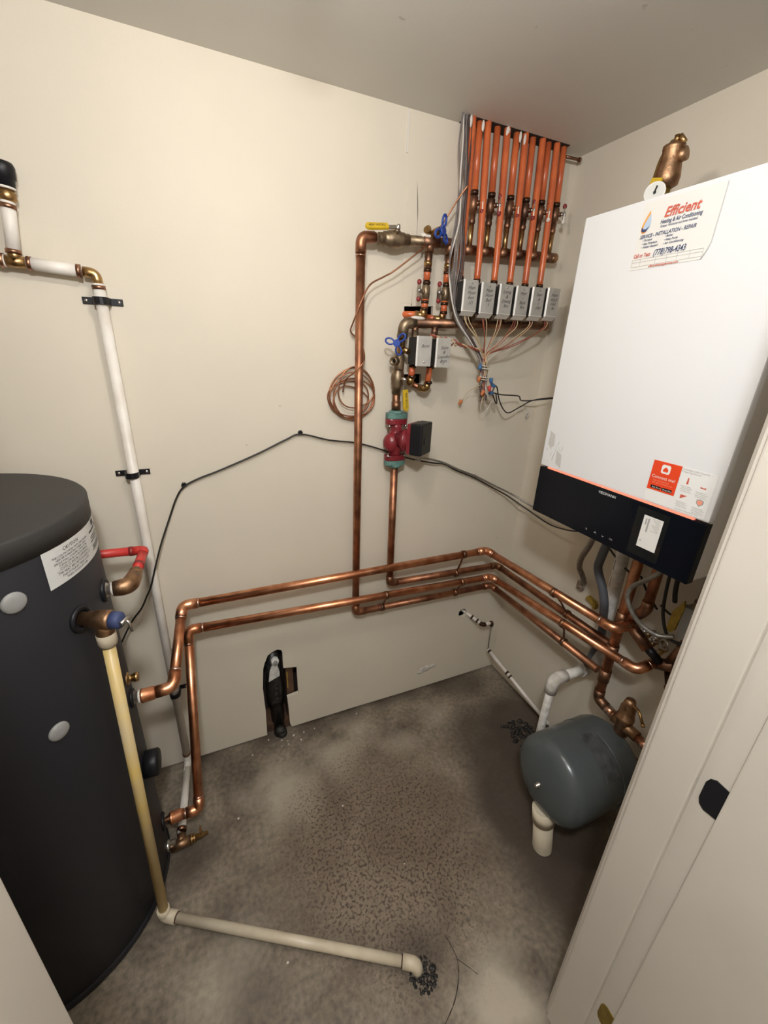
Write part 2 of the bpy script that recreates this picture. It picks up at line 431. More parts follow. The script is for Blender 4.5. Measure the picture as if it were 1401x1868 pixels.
def back_wall():
    z0 = 0.006
    outer = [(XL, z0), (0.107, z0), (0.109, 0.131), (0.106, 0.249), (0.113, 0.337), (0.119, 0.360), (0.133, 0.394), (0.150, 0.405), (0.168, 0.411), (0.182, 0.405), (0.186, 0.392),
             (0.186, 0.318), (0.236, 0.308), (0.238, 0.176), (0.194, 0.170), (0.197, 0.114), (0.199, 0.03), (0.206, z0 + 0.004), (0.45, 0.010), (0.75, z0), (XR, z0), (XR, ZC), (XL, ZC)]
    holes = [[(0.617, 1.545), (0.719, 1.551), (0.717, 1.588), (0.616, 1.581)],
             [(0.628, 1.354), (0.693, 1.354), (0.691, 1.385), (0.628, 1.383)],
             [(0.985 + 0.021 * math.cos(a), 0.369 + 0.022 * math.sin(a)) for a in [i * math.pi / 8 for i in range(16)]]]
    bm = bmesh.new(); edges = []
    for loop in [outer] + holes:
        vs = [bm.verts.new((x, YB, z)) for x, z in loop]
        edges += [bm.edges.new((vs[i], vs[(i + 1) % len(vs)])) for i in range(len(vs))]
    bmesh.ops.triangle_fill(bm, use_beauty=True, edges=edges)
    for f in bm.faces:
        if f.normal.y > 0: f.normal_flip()
    ret = bmesh.ops.extrude_face_region(bm, geom=list(bm.faces))
    for e in ret['geom']:
        if isinstance(e, bmesh.types.BMVert): e.co.y += 0.013
    bmesh.ops.recalc_face_normals(bm, faces=bm.faces)
    me = bpy.data.meshes.new('wall_back'); bm.to_mesh(me); bm.free(); me.materials.append(M['wall'])
    o = bpy.data.objects.new('wall_back', me); COL.objects.link(o); o['kind'] = 'structure'; ROOT[o] = V(0, 0, 0)
    return o
WB = back_wall()
MB().span((XL, YB + 0.10, 0), (XR, YB + 0.12, ZC)).build('wall_cavity', 'cavity', WB)
MB().span((XL, YB + 0.016, 0), (XR, YB + 0.10, 0.04)).build('sill_plate', 'wood', WB)
MB().span((0.196, YB + 0.016, 0.03), (0.224, YB + 0.09, 0.62)).build('stud', 'wood', WB)
MB().box((0.2, YB + 0.013, 0.245), (0.004, 0.006, 0.075)).build('wood_splinter', 'yellow_dull', WB)
# vertical drywall joint beside the header pipes: a raised tape edge and a crack
MB().span((0.597, YB - 0.0025, 1.955), (0.602, YB + 0.002, 2.048)).build('corner_bead', 'whitegrip', WB)
MB().tube(spline([(0.622, YB, 2.02), (0.628, YB, 1.95), (0.640, YB, 1.86), (0.644, YB, 1.80), (0.641, YB, 1.70), (0.640, YB, 1.585)], 4), 0.0012, n=5).build('crack', 'cavity', WB)
MB().prism([(0.604, 1.59), (0.640, 1.59), (0.644, 1.80), (0.624, 2.03), (0.606, 2.045)], (0, YB - 0.0012, 0), (1, 0, 0), (0, 0, 1), -0.0016).build('joint_tape', 'wall', WB)
# chipped gypsum near the floor
pm = MB()
for (x, z, sx, sz) in ((0.815, 0.108, 0.030, 0.016), (0.852, 0.112, 0.020, 0.011), (0.790, 0.098, 0.016, 0.010)):
    pm.sphere((x, YB - 0.0005, z), 1, 14, 6, sx, 0.004, sz)
pm.build('gypsum_chip', 'plaster', WB)

# hallway the picture is taken from
struct('wall_hall_back', MB().span((-1.5, -1.5, 0), (0.70, -1.42, ZC)), 'wall')
struct('wall_hall_left', MB().span((-1.5, -1.42, 0), (-1.42, YF0, ZC)), 'wall')
struct('wall_hall_right', MB().span((0.600, -1.42, 0), (0.70, YF0 + 0.003, ZC)), 'trim', bevel=0.002)
# wall with the doorway: two piers and the lintel above
struct('wall_front', MB().span((-1.42, YF0, 0), (JX0 - 0.02, YF1, ZC)).span((JX1 + 0.02, YF0 + 0.004, 0), (XR, YF1 - 0.006, ZC)).span((JX0 - 0.02, YF0, 2.0), (JX1 + 0.02, YF1, ZC)), 'wall')
# right door jamb with its stop, casings and strike plate
tr = struct('trim_1', MB().span((JX1, YF0, 0), (JX1 + 0.022, YF1, 2.0)), 'trim', bevel=0.002)
MB().span((JX1 - 0.010, 0.188, 0), (JX1 + 0.002, YF1 - 0.006, 2.0)).build('door_stop', 'trim', tr, bevel=0.003)
MB().prism([(JX1 - 0.004, 0.248), (JX1 - 0.004, 0.262), (JX1 + 0.002, 0.2685), (JX1 + 0.07, 0.2685), (JX1 + 0.07, 0.258), (JX1 + 0.012, 0.248)], (0, 0, 0.0), (1, 0, 0), (0, 1, 0), 2.0).build('room_casing', 'trim', tr)
sp = [(0.153, 0.858), (0.170, 0.856), (0.177, 0.861), (0.180, 0.870), (0.180, 0.902), (0.177, 0.911), (0.170, 0.916), (0.153, 0.914)]
MB().prism(sp, (JX1 - 0.0015, 0, 0), (0, 1, 0), (0, 0, 1), 0.003).build('strike_plate', 'black', tr)
MB().prism([(a, b - 0.645) for a, b in sp], (JX1 - 0.0012, 0, 0), (0, 1, 0), (0, 0, 1), 0.003).build('brass_plate', 'olive', tr)
tl = struct('trim_2', MB().span((JX0 - 0.022, YF0, 0), (JX0, YF1, 2.0)), 'trim', bevel=0.002)
MB().span((JX0 - 0.09, YF1 - 0.004, 0), (JX0 - 0.004, YF1 + 0.004, 2.0)).build('room_casing', 'trim', tl)

# ------------------------------------------------------------------ ceiling lamp (just above the picture)
def lamp_light(name, pos, watts, radius, col, parent):
    l = bpy.data.lights.new(name, 'POINT'); l.energy = watts; l.shadow_soft_size = radius; l.color = col
    o = bpy.data.objects.new(name, l); COL.objects.link(o); o.parent = parent; o.location = V(pos) - ROOT[parent]
    return o
lp = thing('ceiling_lamp', 'round white ceiling lamp holder with a glowing bulb near the doorway', 'lamp', (LAMP_POS.x, LAMP_POS.y, ZC))
MB().lathe((LAMP_POS.x, LAMP_POS.y, ZC), (0, 0, -1), [(0, 0.050), (0.012, 0.050), (0.03, 0.030), (0.045, 0.020), (0.062, 0.018)]).build('lamp_holder', 'whitegrip', lp)
lamp_light('bulb', LAMP_POS, LAMP_WATTS, 0.032, (1.0, 0.935, 0.86), lp)
hl = thing('hall_fill_lamp', 'added unseen fill globe lamp on the hallway ceiling behind the viewer', 'lamp', (HALL_FILL_POS.x, HALL_FILL_POS.y, ZC))  # fill lamp added out of view to brighten the lower walls
MB().lathe((HALL_FILL_POS.x, HALL_FILL_POS.y, ZC), (0, 0, -1), [(0, 0.07), (0.012, 0.07), (0.03, 0.03), (0.06, 0.025)], 20).build('lamp_base', 'whitegrip', hl)
lamp_light('globe', HALL_FILL_POS, HALL_FILL_WATTS, 0.05, (0.95, 0.975, 1.0), hl)

# ------------------------------------------------------------------ hot water tank
TX, TY, TR, TH = -0.499, 0.956, 0.267, 1.151
def onT(ang, r=TR, z=0.0):
    a = math.radians(ang); return V(TX + r * math.cos(a), TY + r * math.sin(a), z)
tk = thing('hot_water_tank', 'large dark grey cylindrical hot water tank with black lid', 'water tank', (TX, TY, 0))
MB().lathe((TX, TY, 0.0), (0, 0, 1), [(0.0, 0.268), (0.018, 0.2715), (0.022, 0.268), (0.03, 0.262)], 72).build('base_ring', 'tank', tk)
MB().lathe((TX, TY, 0.022), (0, 0, 1), [(0, TR - 0.002), (0.004, TR), (1.085, TR), (1.09, TR - 0.003)], 72).build('jacket', 'tank', tk)
MB().lathe((TX, TY, 1.106), (0, 0, 1), [(0, TR + 0.0015), (0.040, TR + 0.002), (0.0435, TR - 0.001), (0.045, TR - 0.007), (0.0455, 0.0)], 72).build('lid', 'tankcap', tk)
def patch(a0, a1, z0, z1, r, k=14):
    mb = MB(); vs = []
    for i in range(k + 1):
        a = a0 + (a1 - a0) * i / k; vs += [onT(a, r, z0), onT(a, r, z1)]
    return mb.add(vs, [(2 * i, 2 * i + 2, 2 * i + 3, 2 * i + 1) for i in range(k)], True)
lb = patch(-33.5, 14.0, 1.034, 1.108, TR + 0.0012, 20).build('caution_label', 'label', tk)
def curved_text(lines, parent, m):
    mb = MB()
    for (tx, size, ang, z, sh) in lines:
        c = bpy.data.curves.new('t', 'FONT'); c.body = tx; c.size = size; c.align_x = 'CENTER'; c.resolution_u = 1
        ob = bpy.data.objects.new('t', c); COL.objects.link(ob); me = ob.to_mesh()
        mb.add([onT(ang + math.degrees(p.co.x / TR), TR + 0.0018, z + p.co.y) for p in me.vertices], [tuple(f.vertices) for f in me.polygons])
        ob.to_mesh_clear(); bpy.data.objects.remove(ob); bpy.data.curves.remove(c)
    return mb.build('lettering', m, parent)
curved_text([('CAUTION', 0.0100, -19.5, 1.0925, 0), ('THE COIL PROVIDED WITH THIS WATER', 0.0056, -19, 1.0850, 0), ('HEATER IS MANUFACTURED USING', 0.0056, -19, 1.0790, 0),
             ('SINGLE WALL CONSTRUCTION TUBE', 0.0056, -19.5, 1.0730, 0), ('PLEASE CHECK LOCAL PLUMBING', 0.0056, -18.5, 1.0672, 0), ('CODES TO ENSURE COMPLIANCE', 0.0056, -18.5, 1.0614, 0),
             ('THE HEAT ABSORPTION RATE OF', 0.0064, -18.5, 1.0530, 0), ('THIS STORAGE TANK IS LESS', 0.0064, -18.5, 1.0462, 0), ('THAN 200,000 BTU/HR', 0.0064, -18.5, 1.0396, 0)], lb, 'ink')
patch(-29.5, -7.5, 1.0598, 1.0602, TR + 0.0018).build('ruled_line', 'ink', lb)
nb = MB()
for i, z in enumerate((1.084, 1.074, 1.069, 1.064, 1.054, 1.050, 1.046)):
    q = patch(-4.5 + (i % 3) * 0.8, 9.0 - (i % 2) * 2.0, z, z + (0.0035 if i == 0 else 0.0018), TR + 0.0018, 6); nb.add(q.v, q.f)
q = patch(1.0, 5.0, 1.092, 1.103, TR + 0.0018, 3); nb.add(q.v, q.f)
nb.build('notice_print', 'ink', lb)
for ang, z, r in ((-45.8, 1.046, 0.0185), (-45.4, 0.757, 0.0180)):
    p = onT(ang, TR, z); d = (p - V(TX, TY, z)).normalized()
    MB().lathe(p - d * 0.004, d, [(0, r), (0.0065, r), (0.009, r * 0.85), (0.0098, r * 0.4), (0.010, 0)], 24).build('plug_cap', 'greycap', tk)
p = onT(-3, TR, 0.411); d = (p - V(TX, TY, 0.411)).normalized()
MB().lathe(p - d * 0.005, d, [(0, 0.034), (0.033, 0.034), (0.037, 0.031), (0.037, 0.0)], 28).build('black_cap', 'black', tk)
p = onT(1.0, TR, 0.684); d = V(1, 0, 0)
MB().lathe(p - d * 0.006, d, [(0, 0.016), (0.009, 0.016), (0.009, 0.009), (0.02, 0.009), (0.02, 0.011), (0.030, 0.011), (0.030, 0)], 14).build('sensor_well', 'brass', tk)
for ang, z, r, nm in ((-24.5, 0.945, 0.022, 'black'), (-1.5, 0.943, 0.021, 'black'), (0.5, 0.625, 0.019, 'black'), (4.0, 0.132, 0.02, 'black')):
    p = onT(ang, TR, z); d = (p - V(TX, TY, z)).normalized()
    MB().torus(p + d * 0.001, d, r, 0.0055, 24, 8).build('port_grommet', nm, tk)
for ang, z in ((-1.5, 0.943), (0.5, 0.625), (4.0, 0.132), (1.5, 0.034)):
    p = onT(ang, TR, z); d = (p - V(TX, TY, z)).normalized()
    MB().lathe(p - d * 0.006, d, [(0, 0.0165), (0.012, 0.0165), (0.012, 0.0135), (0.028, 0.0135)], 18).build('threaded_nipple', 'steel', tk)

# temperature relief valve on the tank and its discharge pipe
d = V(math.cos(math.radians(-24.5)), math.sin(math.radians(-24.5)), 0); p0 = onT(-24.5, TR, 0.945); pc = p0 + d * 0.043
rv = thing('tank_relief_valve', 'brass relief valve with blue cap screwed into the dark tank', 'valve', p0)
MB().lathe(p0 + d * 0.003, d, [(0, 0.0135), (0.012, 0.0135), (0.014, 0.016), (0.026, 0.016), (0.028, 0.0185), (0.052, 0.0195), (0.060, 0.0185)], 20).lathe(pc, (0, 0, -1), [(0, 0.014), (0.022, 0.0155), (0.030, 0.0165), (0.036, 0.0165)], 18).build('valve_body', 'bronze', rv)
MB().lathe(p0 + d * 0.062, d, [(0, 0.0180), (0.016, 0.0165), (0.020, 0.012), (0.020, 0)], 20).build('blue_cap', M['blueink'], rv)
MB().tube(fillet([p0 + d * 0.08, p0 + d * 0.094, p0 + d * 0.098 + V(0.0, -0.004, -0.022)], 0.008), 0.003, n=8).cyl(p0 + d * 0.086 + V(-0.006, -0.01, 0.0), p0 + d * 0.086 + V(0.006, 0.01, 0.0), 0.0045, n=8).build('test_lever', 'steel', rv)
dp = thing('discharge_pipe', 'yellowed pipe down the dark tank then cream across the floor to the drain', 'pipe', (-0.235, 0.795, 0))
top = pc + V(0, 0, -0.030)
MB().lathe(top, (0, 0, -1), [(0, 0.0155), (0.002, 0.0175), (0.024, 0.0175), (0.026, 0.0155), (0.030, 0.0155)], 18).build('adapter', 'cream_pipe', dp)
bot = V(-0.235, 0.793, 0.022); e1 = V(0.345, 0.448, 0.022)
MB().cyl(top + V(0, 0, -0.024), bot + V(0.0004, 0.0008, 0.018), 0.0118, n=16).build('riser', 'cpvc', dp)
dx = (e1 - bot).normalized()
MB().tube(fillet([bot + V(0, 0, 0.030), bot, bot + dx * 0.034], 0.022), 0.0155, n=16).build('elbow', 'cream_pipe', dp)
MB().cyl(bot + dx * 0.022, e1 - dx * 0.02, 0.0122, n=16).build('floor_length', 'cream_pipe', dp)
MB().cyl(bot + dx * 0.034, bot + dx * 0.037, 0.0128, n=16).build('primer_ring', 'wood', dp)
MB().cyl(e1 - dx * 0.037, e1 - dx * 0.034, 0.0128, n=16).build('primer_ring', 'wood', dp)
MB().tube(fillet([e1 - dx * 0.034, e1, e1 + V(0.004, -0.004, -0.03)], 0.022), 0.0155, n=16).build('elbow', 'cream_pipe', dp)
dr = MB()
for i in range(150):
    a = random.uniform(0, 6.28); r_ = 0.034 * math.sqrt(random.random())
    c = V(0.358 + r_ * math.cos(a), 0.430 + r_ * math.sin(a), 0.0005); s_ = random.uniform(0.0015, 0.0045)
    dr.sphere(c, s_, 6, 4, random.uniform(.7, 1.5), random.uniform(.7, 1.5), 0.55)
tag(dr.build('drain_debris', 'mud', origin=(0.357, 0.430, 0), kind='stuff'), 'wet black grit around the floor drain at the cream pipe end', 'debris')

# red pipe behind the tank
rp = thing('red_water_pipe', 'red plastic pipe with cast bronze elbow leaving the dark tank', 'pipe', (-0.20, 0.95, 0.943))
MB().tube(fillet([(-0.215, 0.948, 0.943), (-0.185, 0.95, 0.943), (-0.178, 0.992, 0.944)], 0.028, 8), [0.0165] * 1 + [0.0185] * 9 + [0.0165], n=18).build('bronze_elbow', 'bronze', rp)
MB().cyl((-0.1785, 0.988, 0.944), (-0.177, 1.012, 0.945), 0.0145, n=16).build('adapter', 'bronze', rp)
MB().cyl((-0.218, 0.948, 0.943), (-0.210, 0.948, 0.943), 0.0155, n=16).build('thread_tape', 'whitegrip', rp)
MB().tube([(-0.177, 1.008, 0.945), (-0.168, 1.112, 0.950)], 0.0112, n=14).build('pipe', 'red_pipe', rp)
MB().tube([(-0.180, 1.118, 0.950), (-0.40, 1.135, 0.950)], 0.0112, n=14).build('pipe', 'red_pipe', rp)
MB().tube(fillet([(-0.1700, 1.094, 0.950), (-0.1675, 1.118, 0.950), (-0.192, 1.119, 0.950)], 0.012), 0.0118, n=14).build('elbow', 'red_pipe', rp)
MB().cyl((-0.1745, 1.035, 0.946), (-0.1735, 1.046, 0.9465), 0.0122).build('crimp_ring', 'redgrip', rp)
MB().cyl((-0.192, 1.119, 0.950), (-0.201, 1.1197, 0.950), 0.0122).build('crimp_ring', 'redgrip', rp)

# ------------------------------------------------------------------ white water pipe on the back wall
wy = YB - 0.026
wp = thing('white_water_pipe', 'white plastic water pipe strapped down the back wall left side', 'pipe', (-0.177, wy, 0))
MB().cyl((-0.62, wy, 1.602), (-0.335, wy, 1.599), 0.0125).build('pipe', 'white_pipe', wp)
MB().cyl((-0.300, wy, 1.598), (-0.205, wy, 1.592), 0.0125).build('pipe', 'white_pipe', wp)
MB().cyl((-0.176, wy, 1.570), (-0.178, wy, 0.062), 0.0125).build('pipe', 'white_pipe', wp)
MB().cyl((-0.318, wy, 1.615), (-0.306, wy - 0.002, 1.715), 0.0125).build('pipe', 'white_pipe', wp)
MB().tube(fillet([(-0.2, wy, 1.592), (-0.176, wy, 1.590), (-0.176, wy, 1.566)], 0.013), 0.0108, n=14).build('brass_elbow', 'brass', wp)
MB().cyl((-0.337, wy, 1.599), (-0.300, wy, 1.598), 0.0115).cyl((-0.319, wy, 1.598), (-0.317, wy, 1.622), 0.0115).build('brass_tee', 'brass', wp)
for a, b in (((-0.345, wy, 1.5995), (-0.337, wy, 1.599)), ((-0.299, wy, 1.598), (-0.291, wy, 1.5975)), ((-0.3185, wy, 1.613), (-0.3178, wy, 1.621)), ((-0.212, wy, 1.5923), (-0.204, wy, 1.5919)),
             ((-0.176, wy, 1.566), (-0.176, wy, 1.558)), ((-0.3085, wy - 0.002, 1.694), (-0.3075, wy - 0.002, 1.702)), ((-0.178, wy, 0.075), (-0.178, wy, 0.068))):
    MB().cyl(a, b, 0.0140).build('crimp_ring', 'coppercrimp', wp)
MB().tube(fillet([(-0.178, wy, 0.07), (-0.178, wy, 0.028), (-0.182, wy - 0.04, 0.028)], 0.02), 0.0118, n=14).build('elbow', 'white_pipe', wp)
MB().cyl((-0.180, wy - 0.028, 0.028), (-0.196, 0.995, 0.030), 0.0122).build('pipe', 'white_pipe', wp)
MB().cyl((-0.1955, 1.006, 0.030), (-0.1965, 0.995, 0.030), 0.0140).build('crimp_ring', 'coppercrimp', wp)
ha = thing('water_hammer_arrester', 'black capped brass fitting atop the white pipe at left edge', 'fitting', (-0.3045, wy - 0.002, 1.71))
MB().lathe((-0.3058, wy - 0.002, 1.706), (0.06, 0, 1), [(0, 0.012), (0.003, 0.0155), (0.016, 0.0155), (0.018, 0.0135), (0.026, 0.0135)], 18).build('brass_fitting', 'brass', ha)
MB().lathe((-0.3046, wy - 0.002, 1.730), (0.06, 0, 1), [(0, 0.0165), (0.014, 0.0175), (0.016, 0.020), (0.036, 0.021), (0.043, 0.018), (0.045, 0)], 18).build('black_cap', 'black', ha)
MB().cyl((-0.3048, wy - 0.002, 1.727), (-0.3045, wy - 0.002, 1.731), 0.017).build('washer', 'whitegrip', ha)
for i, (x, z, where) in enumerate(((-0.176, 1.535, 'just below the brass elbow of the white pipe'), (-0.181, 1.117, 'halfway down the white pipe'), (-0.178, 0.352, 'near the floor behind the bright copper elbow'))):
    st = thing('pipe_strap', 'black plastic pipe strap ' + where, 'pipe strap', (x, YB, z), 'black straps on the white pipe')
    MB().box((x - 0.028, YB - 0.002, z), (0.026, 0.004, 0.015)).box((x + 0.028, YB - 0.002, z), (0.026, 0.004, 0.015)).build('tab', 'black', st, bevel=0.001)
    loop = [(x - 0.017, YB - 0.002), (x - 0.0165, wy - 0.004)] + [(x + 0.0165 * math.cos(a), wy - 0.003 + 0.0165 * math.sin(a)) for a in [math.pi + j * math.pi / 8 for j in range(9)]] + [(x + 0.0165, wy - 0.004), (x + 0.017, YB - 0.002)]
    inner = [(x + (px - x) * 0.83, py + (0.0025 if py < wy else 0)) for px, py in loop]
    MB().prism(loop + inner[::-1], (0, 0, z - 0.0075), (1, 0, 0), (0, 1, 0), 0.015).build('saddle', 'black', st)
    for sx in (-0.033, 0.033):
        MB().lathe((x + sx, YB - 0.004, z), (0, -1, 0), [(0, 0.0042), (0.0015, 0.0038), (0.002, 0)], 10).build('screw', 'steel', st)

dv = thing('tank_drain_valve', 'small brass tee and drain valve at the tank foot', 'valve', (-0.197, 0.957, 0.03))
MB().cyl((-0.224, 0.956, 0.030), (-0.168, 0.960, 0.030), 0.0135).cyl((-0.1965, 0.957, 0.03), (-0.1965, 0.985, 0.03), 0.0125).build('brass_tee', 'bronze', dv)
MB().lathe((-0.170, 0.960, 0.03), (1, 0.05, 0), [(0, 0.0145), (0.005, 0.0145), (0.005, 0.0105), (0.008, 0.0105), (0.008, 0.014), (0.013, 0.014), (0.013, 0.009), (0.036, 0.008), (0.037, 0.0055), (0.05, 0.005)], 14).build('valve_body', 'brass', dv)
MB().cyl((-0.140, 0.962, 0.03), (-0.140, 0.962, 0.052), 0.004, n=10).box((-0.140, 0.962, 0.054), (0.006, 0.022, 0.004)).build('valve_key', 'brass', dv)

# ------------------------------------------------------------------ the two bright copper runs from the tank
r1 = 0.0138
u1 = thing('bright_copper_pipe', 'bright copper pipe from the tank side along the walls, topmost of the four runs', 'pipe', (-0.14, 0.96, 0.63))
MB().lathe((-0.212, 0.957, 0.625), (1, 0, 0.03), [(0, 0.0165), (0.004, 0.0185), (0.006, 0.0172), (0.03, 0.0172), (0.032, 0.015), (0.038, 0.0142)], 18).build('adapter', 'copper', u1)
MB().cyl((-0.217, 0.957, 0.625), (-0.211, 0.957, 0.625), 0.0165).build('thread_tape', 'whitegrip', u1)
run(u1, [(-0.180, 0.957, 0.626), (-0.138, 0.958, 0.628), (-0.108, 1.178, 0.726), (0.996, 1.184, 0.7225), (1.02, 0.620, 0.739), (1.078, 0.612, 0.742)], r1, 'copper', 'copper', 0.030, 'solder')
l1 = thing('bright_copper_pipe', 'bright copper pipe rising from near the tank foot, third of the four runs down', 'pipe', (-0.14, 0.98, 0.13))
MB().lathe((-0.214, 0.975, 0.132), (1, 0.05, 0), [(0, 0.0165), (0.004, 0.0185), (0.006, 0.0172), (0.03, 0.0172), (0.032, 0.015), (0.038, 0.0142)], 18).build('adapter', 'copper', l1)
run(l1, [(-0.182, 0.976, 0.130), (-0.135, 0.980, 0.122), (-0.104, 1.184, 0.633), (1.039, 1.184, 0.592), (1.07, 0.556, 0.628), (1.125, 0.542, 0.650)], r1, 'copper', 'copper', 0.028, 'solder')

# ------------------------------------------------------------------ tarnished return and pump runs
r2 = 0.0128
ry = YB - 0.045
t1 = thing('tall_copper_riser', 'tall tarnished copper riser beside the wire coil running on along both walls', 'pipe', (0.455, ry, 0.53))
run(t1, [(0.497, ry, 1.7385), (0.4545, ry, 1.735), (0.4565, ry, 0.533), (1.081, ry, 0.520), (1.083, 0.672, 0.526)], r2, 'copper_old', 'copper_old', 0.028)
MB().cyl((0.4546, ry, 1.690), (0.4546, ry, 1.693), r2 * 1.12).build('solder_joint', 'solder', t1)
t2 = thing('pump_copper_pipe', 'tarnished copper pipe below the red pump running on along both walls', 'pipe', (0.59, ry, 0.63))
run(t2, [(0.588, ry, 1.090), (0.5925, ry, 0.632), (1.101, ry + 0.005, 0.612), (1.103, 0.672, 0.622)], r2, 'copper_old', 'copper_dark', 0.024)

# split clip hangers between the runs
def hanger(p, q, label, k=1.0):
    h = thing('pipe_hanger', label, 'pipe hanger', p, 'copper clip hangers between the pipe runs')
    MB().tube([p, V(p).lerp(V(q), 0.45) + V(0.004, 0, 0), q], 0.0035, n=8).build('rod', 'copper_dark', h)
    dirx = V(1, 0, 0) if abs(p[1] - 1.2) < 0.06 else V(0, 1, 0)
    MB().cyl(V(p) - dirx * 0.006, V(p) + dirx * 0.006, 0.0158).build('clip', 'copper_dark', h)
    MB().cyl(V(q) - dirx * 0.006, V(q) + dirx * 0.006, 0.0158).build('clip', 'copper_dark', h)
hanger((0.888, 1.184, 0.7228), (0.890, ry, 0.618), 'copper clip hanger under the topmost run near the wall corner')
hanger((0.895, 1.184, 0.597), (0.897, ry, 0.524), 'copper clip hanger under the third run near the wall corner')
hanger((0.562, 1.184, 0.609), (0.564, ry, 0.531), 'copper clip hanger below the pump pipe on the back wall')
hanger((1.008, 0.835, 0.732), (1.102, 0.842, 0.62), 'copper clip hanger on the topmost run along the right wall')
hanger((1.055, 0.812, 0.613), (1.083, 0.815, 0.526), 'copper clip hanger on the lowest run along the right wall')

# ------------------------------------------------------------------ ball valve with yellow lever at the top
def lever_valve(name, label, c, axis, stem, lever_dir, L, body='greybrass', grip='yellow', text=True, r=0.0155, mark=None):
    c, a, s, l = V(c), V(axis).normalized(), V(stem).normalized(), V(lever_dir).normalized()
    t = thing(name, label, 'valve', c)
    MB().lathe(c - a * 0.046, a, [(0, r), (0.016, r), (0.016, r * 1.18), (0.024, r * 1.18), (0.031, r * 1.40), (0.046, r * 1.50), (0.061, r * 1.40), (0.068, r * 1.18), (0.076, r * 1.18), (0.076, r), (0.092, r)], 12).build('valve_body', body, t)
    MB().cyl(c + s * (r * 1.2), c + s * (r * 2.1), r * 0.5, n=10).build('stem', body, t)
    top_ = c + s * (r * 2.1)
    MB().lathe(top_, s, [(0, 0.0075), (0.004, 0.0075), (0.005, 0.005), (0.009, 0.005), (0.009, 0)], 6).build('nut', 'steel', t)
    w = s.cross(l)
    Mx = Matrix((l, w, s)).transposed()
    lv = MB().box(top_ + l * 0.015 + s * 0.003, (0.038, 0.013, 0.0025), Mx).build('lever', 'steel', t)
    g0 = top_ + l * 0.03 + s * 0.004
    pr = [(0, -0.0085), (L - 0.01, -0.0098), (L - 0.003, -0.007), (L, 0.0), (L - 0.003, 0.007), (L - 0.01, 0.0098), (0, 0.0085)]
    gp = MB().prism(pr, g0 - s * 0.003, l, w, 0.008).build('grip', grip, t, bevel=0.0015)
    if mark:
        sg = 1 if mark > 0 else -1
        lettering(gp, [('400 WOG', 0.011, g0 + s * 0.0058 + l * (0.008 if sg > 0 else L - 0.008) - w * (0.004 * sg), l * sg, w * sg, 'LEFT', 0)], 'ink')
    return t
lever_valve('ball_valve', 'grey ball valve with yellow lever on the top header beside the elbow', (0.551, ry, 1.7405), (1, 0, 0.07), (0, -0.75, 0.66), (-1, 0.0, -0.12), 0.066, mark=-1)
lever_valve('ball_valve', 'brown ball valve with yellow lever pointing down above the red pump', (0.5825, ry - 0.002, 1.372), (0.05, 0, 1), (0.30, -0.95, 0), (0.10, 0, -1), 0.066, body='greybrass', r=0.0140, mark=1)

# header pipe on top with its two drops
hd = thing('header_pipe', 'short copper header across the wall with two drops beside the yellow lever', 'pipe', (0.66, ry, 1.75))
MB().cyl((0.592, ry, 1.743), (0.735, ry, 1.752), r2 * 1.05).build('pipe', 'greybrass', hd)
MB().cyl((0.640, ry, 1.7465), (0.692, ry, 1.7495), r2 * 1.22).cyl((0.666, ry, 1.748), (0.665, ry, 1.722), 0.0125).build('tee', 'copper_dark', hd)
MB().tube(fillet([(0.708, ry, 1.7505), (0.734, ry, 1.752), (0.734, ry, 1.722)], 0.014), 0.0142, n=14).build('elbow', 'copper_dark', hd)
for x in (0.665, 0.734):
    MB().cyl((x, ry, 1.726), (x - 0.001, ry, 1.676), 0.0108).build('drop', 'copper_dark', hd)
    MB().lathe((x - 0.001, ry, 1.700), (0, 0, -1), [(0, 0.0122), (0.012, 0.0122), (0.012, 0.0105), (0.022, 0.0105)], 14).build('adapter', 'brass', hd)
MB().sphere((0.652, ry - 0.004, 1.760), 0.014, 10, 6, 1.5, 0.8, 0.6).build('pipe_dope', 'whitegrip', hd)
bd = thing('boiler_drain', 'blue three-lobed handle drain valve on the top header pipe', 'valve', (0.668, ry, 1.752), 'blue handled drain valves')
MB().tube(fillet([(0.666, ry, 1.752), (0.668, ry - 0.012, 1.768), (0.680, ry - 0.03, 1.772)], 0.012), 0.010, n=12).lathe((0.660, ry - 0.004, 1.764), (-0.6, -0.5, 0.4), [(0, 0.009), (0.016, 0.009), (0.016, 0.011), (0.022, 0.011)], 10).build('valve_body', 'brass', bd)
oval_handle(bd, (0.684, ry - 0.036, 1.770), (0.50, -0.86, 0.12), (0.12, 0.0, 1), 0.040)

